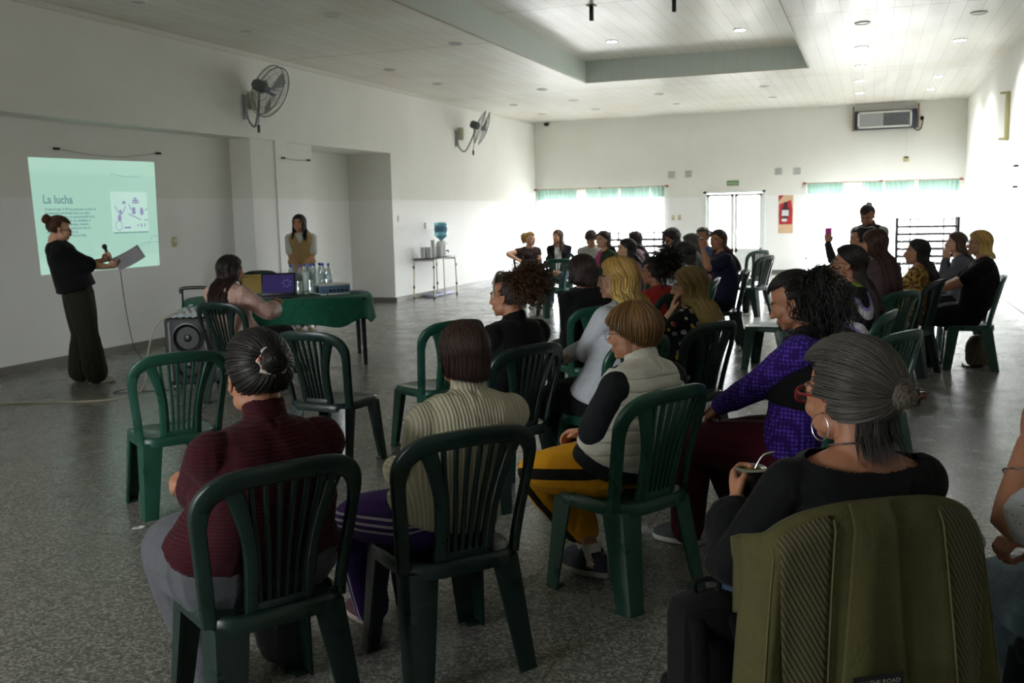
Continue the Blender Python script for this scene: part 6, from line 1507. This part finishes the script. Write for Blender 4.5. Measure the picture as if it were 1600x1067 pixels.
for s_ in (-1, 1):
    st.tube([jsurf(s_*.90, v_, .006) for v_ in [.03+i*.03 for i in range(31)]], .0022, 5); st.tube([jsurf(s_*.45+s_*.02*v_, v_, .010) for v_ in [.03+i*.03 for i in range(28)]], .0022, 5)
st.tube([jsurf(-.3+.6*i/20, .82, .017) for i in range(21)], .0018, 5); st.build('seam', mat('olive_thread', '#5a5633', .8), jt)
p0 = V3(jsurf(-.20, .558, .040)); q = MB().box((0, 0, 0), (.125, .030, .003), M=frame(p0, (1, 0, 0), (0, 0, 1))); tg = q.build('label_tag', mat('black_tag', '#0f0f10', .7), jt, smooth=False)
writing('ON THE ROAD', .0155, mat('tag_text', '#8d8d86', .7), tg, frame(p0+V3((0, -.003, -.006)), (1, 0, 0), (0, 0, 1)), 'lettering', .0004, 'CENTER')
# backpack
t = empty('backpack', (-.385, 2.50, 0), math.radians(28), 'black backpack standing on the floor left of the olive jacket', 'backpack'); BK = cloth('backpack_nylon', '#0b0b0d', folds=.3).m
MB().box((0, 0, .30), (.20, .17, .60), bev=.06).build('main_bag', BK, t); MB().box((-.02, .09, .20), (.16, .07, .28), bev=.03).build('front_pocket', BK, t)
for s_ in (-1, 1): MB().tube(bez([(s_*.05, -.07, .56), (s_*.06, -.13, .46), (s_*.07, -.12, .25), (s_*.07, -.07, .08)], 5), [(.022, .006)]*16, 8).build('strap', BK, t)
MB().tube(bez([(-.03, 0, .59), (-.03, 0, .63), (.03, 0, .63), (.03, 0, .59)], 4), .008, 8).build('loop', BK, t)
# mate gourd in the hand of the grey-haired person
hw, hd, hn, _c = MATE_P.hand[-1]; Mw = MATE_P.root.matrix_basis; g0 = Mw @ (hw+hd*.065+hn*.048); t = empty('mate_gourd', g0, 0, 'dark mate gourd with silver rim, yerba and metal straw, held by the grey-haired person', 'mate gourd')
MB().lathe([(.015, -.045), (.034, -.035), (.044, -.005), (.042, .022), (.038, .034)], 28).build('gourd', mat('gourd_dark', '#17110d', .35), t); MB().lathe([(.036, .026), (.044, .032), (.047, .040), (.040, .045), (.030, .041), (.028, .034)], 32).build('rim', METAL, t)
MB().lathe([(.031, .030), (.030, .037), (.012, .041)], 20).build('yerba', mat('yerba_green', '#5d6a2e', .9, var=.6, nscale=400), t)
MB().tube(bez([(.008, .0, .03), (.022, .004, .060), (.036, .008, .078), (.062, .014, .086)], 6), [.003]*12+[.004]*7, 8).build('straw', METAL, t)
# phone near the purple-sleeved person
hw, hd, hn, _c = PHONE_P.hand[-1]; Mw = PHONE_P.root.matrix_basis; g0 = Mw @ (hw+hd*.09+hn*.02+V3((0, 0, .03)))
t = empty('mobile_phone', g0, math.radians(70), 'phone in a pale pink case held by the person in purple sleeves', 'phone'); R_ = Matrix.Rotation(.9, 4, 'X'); MB().box((0, 0, 0), (.075, .010, .15), bev=.004, M=R_).build('case', mat('pink_case', '#a98483', .5), t)
q = MB()
for k in range(3): q.tube([(.018, -.008, .05-.022*k), (.018, -.004, .05-.022*k)], .008, 12, M=R_)
q.build('camera_lens', PLB, t); MB().box((0, .0055, 0), (.068, .002, .14), M=R_).build('screen', PLB, t, smooth=False)
hw, hd, hn, _c = P20.hand[-1]; Mw = P20.root.matrix_basis; g0 = Mw @ (hw+hd*.10+hn*.03)
t = empty('mobile_phone', g0, math.radians(215), 'bright pink phone raised before the right window bay', 'phone'); MB().box((0, 0, 0), (.08, .014, .15), bev=.006).build('case', mat('hot_pink_case', '#f050c4', .5), t); MB().box((0, -.008, 0), (.07, .002, .135)).build('screen', PLB, t, smooth=False)
# striped cloth bag, beige bag
t = empty('striped_bag', (.20, 3.18, .56), math.radians(20), 'blue and white striped cloth bag on the lap at the right edge', 'bag'); stp = cloth('blue_white_stripe', '#aab0b8'); v = stp.coord(); sx = stp.n('ShaderNodeSeparateXYZ'); stp.l(v, sx.inputs[0])
stp.col(stp.mix(stp.math('GREATER_THAN', stp.math('FRACT', stp.math('DIVIDE', stp.math('ADD', sx.outputs[1], 5), .055)), .5), '#b3b6bc', '#262f63')); MB().box((0, 0, .03), (.26, .20, .06), bev=.028).build('pouch', stp.m, t)
MB().tube(bez([(-.08, -.1, .04), (-.1, -.16, .03), (.06, -.17, .03), (.06, -.1, .04)], 5), .006, 8).build('cord', mat('navy_cord', '#262f63', .8), t)
t = empty('shoulder_bag', (1.02, 10.62, 0), math.radians(85), 'beige slouchy bag on the floor under the blonde persons chair', 'bag'); BG = cloth('beige_canvas', '#6f6753', folds=.6).m
q = MB(); q.ell((0, 0, .15), (.17, .11, .155), n=24, m=14); q.box((0, 0, .10), (.32, .20, .18), bev=.06); co_, f_, no_ = remesh(q, .008, 3); link_mesh('pouch', np_mesh('pouch', wrinkle(co_, no_, .008, 14), f_, BG), t); MB().tube(bez([(-.14, 0, .24), (-.19, .02, .12), (-.2, .06, .02), (-.1, .12, .01), (.02, .13, .01)], 6), .009, 8).build('strap', BG, t)
t = empty('handbag', (-5.60, 16.22, .62), math.radians(215), 'black handbag on the lap of the blonde in brown', 'bag'); MB().box((0, 0, .08), (.30, .14, .20), bev=.05).build('body', mat('black_leather', '#121318', .35), t); MB().tube(bez([(-.1, 0, .17), (-.06, 0, .27), (.06, 0, .27), (.1, 0, .17)], 5), .009, 8).build('handle', mat('black_leather', '#121318', .35), t)
one('paper_scrap', MB().box((0, 0, .002), (.05, .02, .003), M=Matrix.Rotation(.5, 4, 'Z')).box((.02, .015, .004), (.03, .012, .003), M=Matrix.Rotation(.2, 4, 'X')), PLW, 'tiny white scrap on the floor by the left empty chair leg', 'scrap', loc=(-3.60, 4.02, 0))
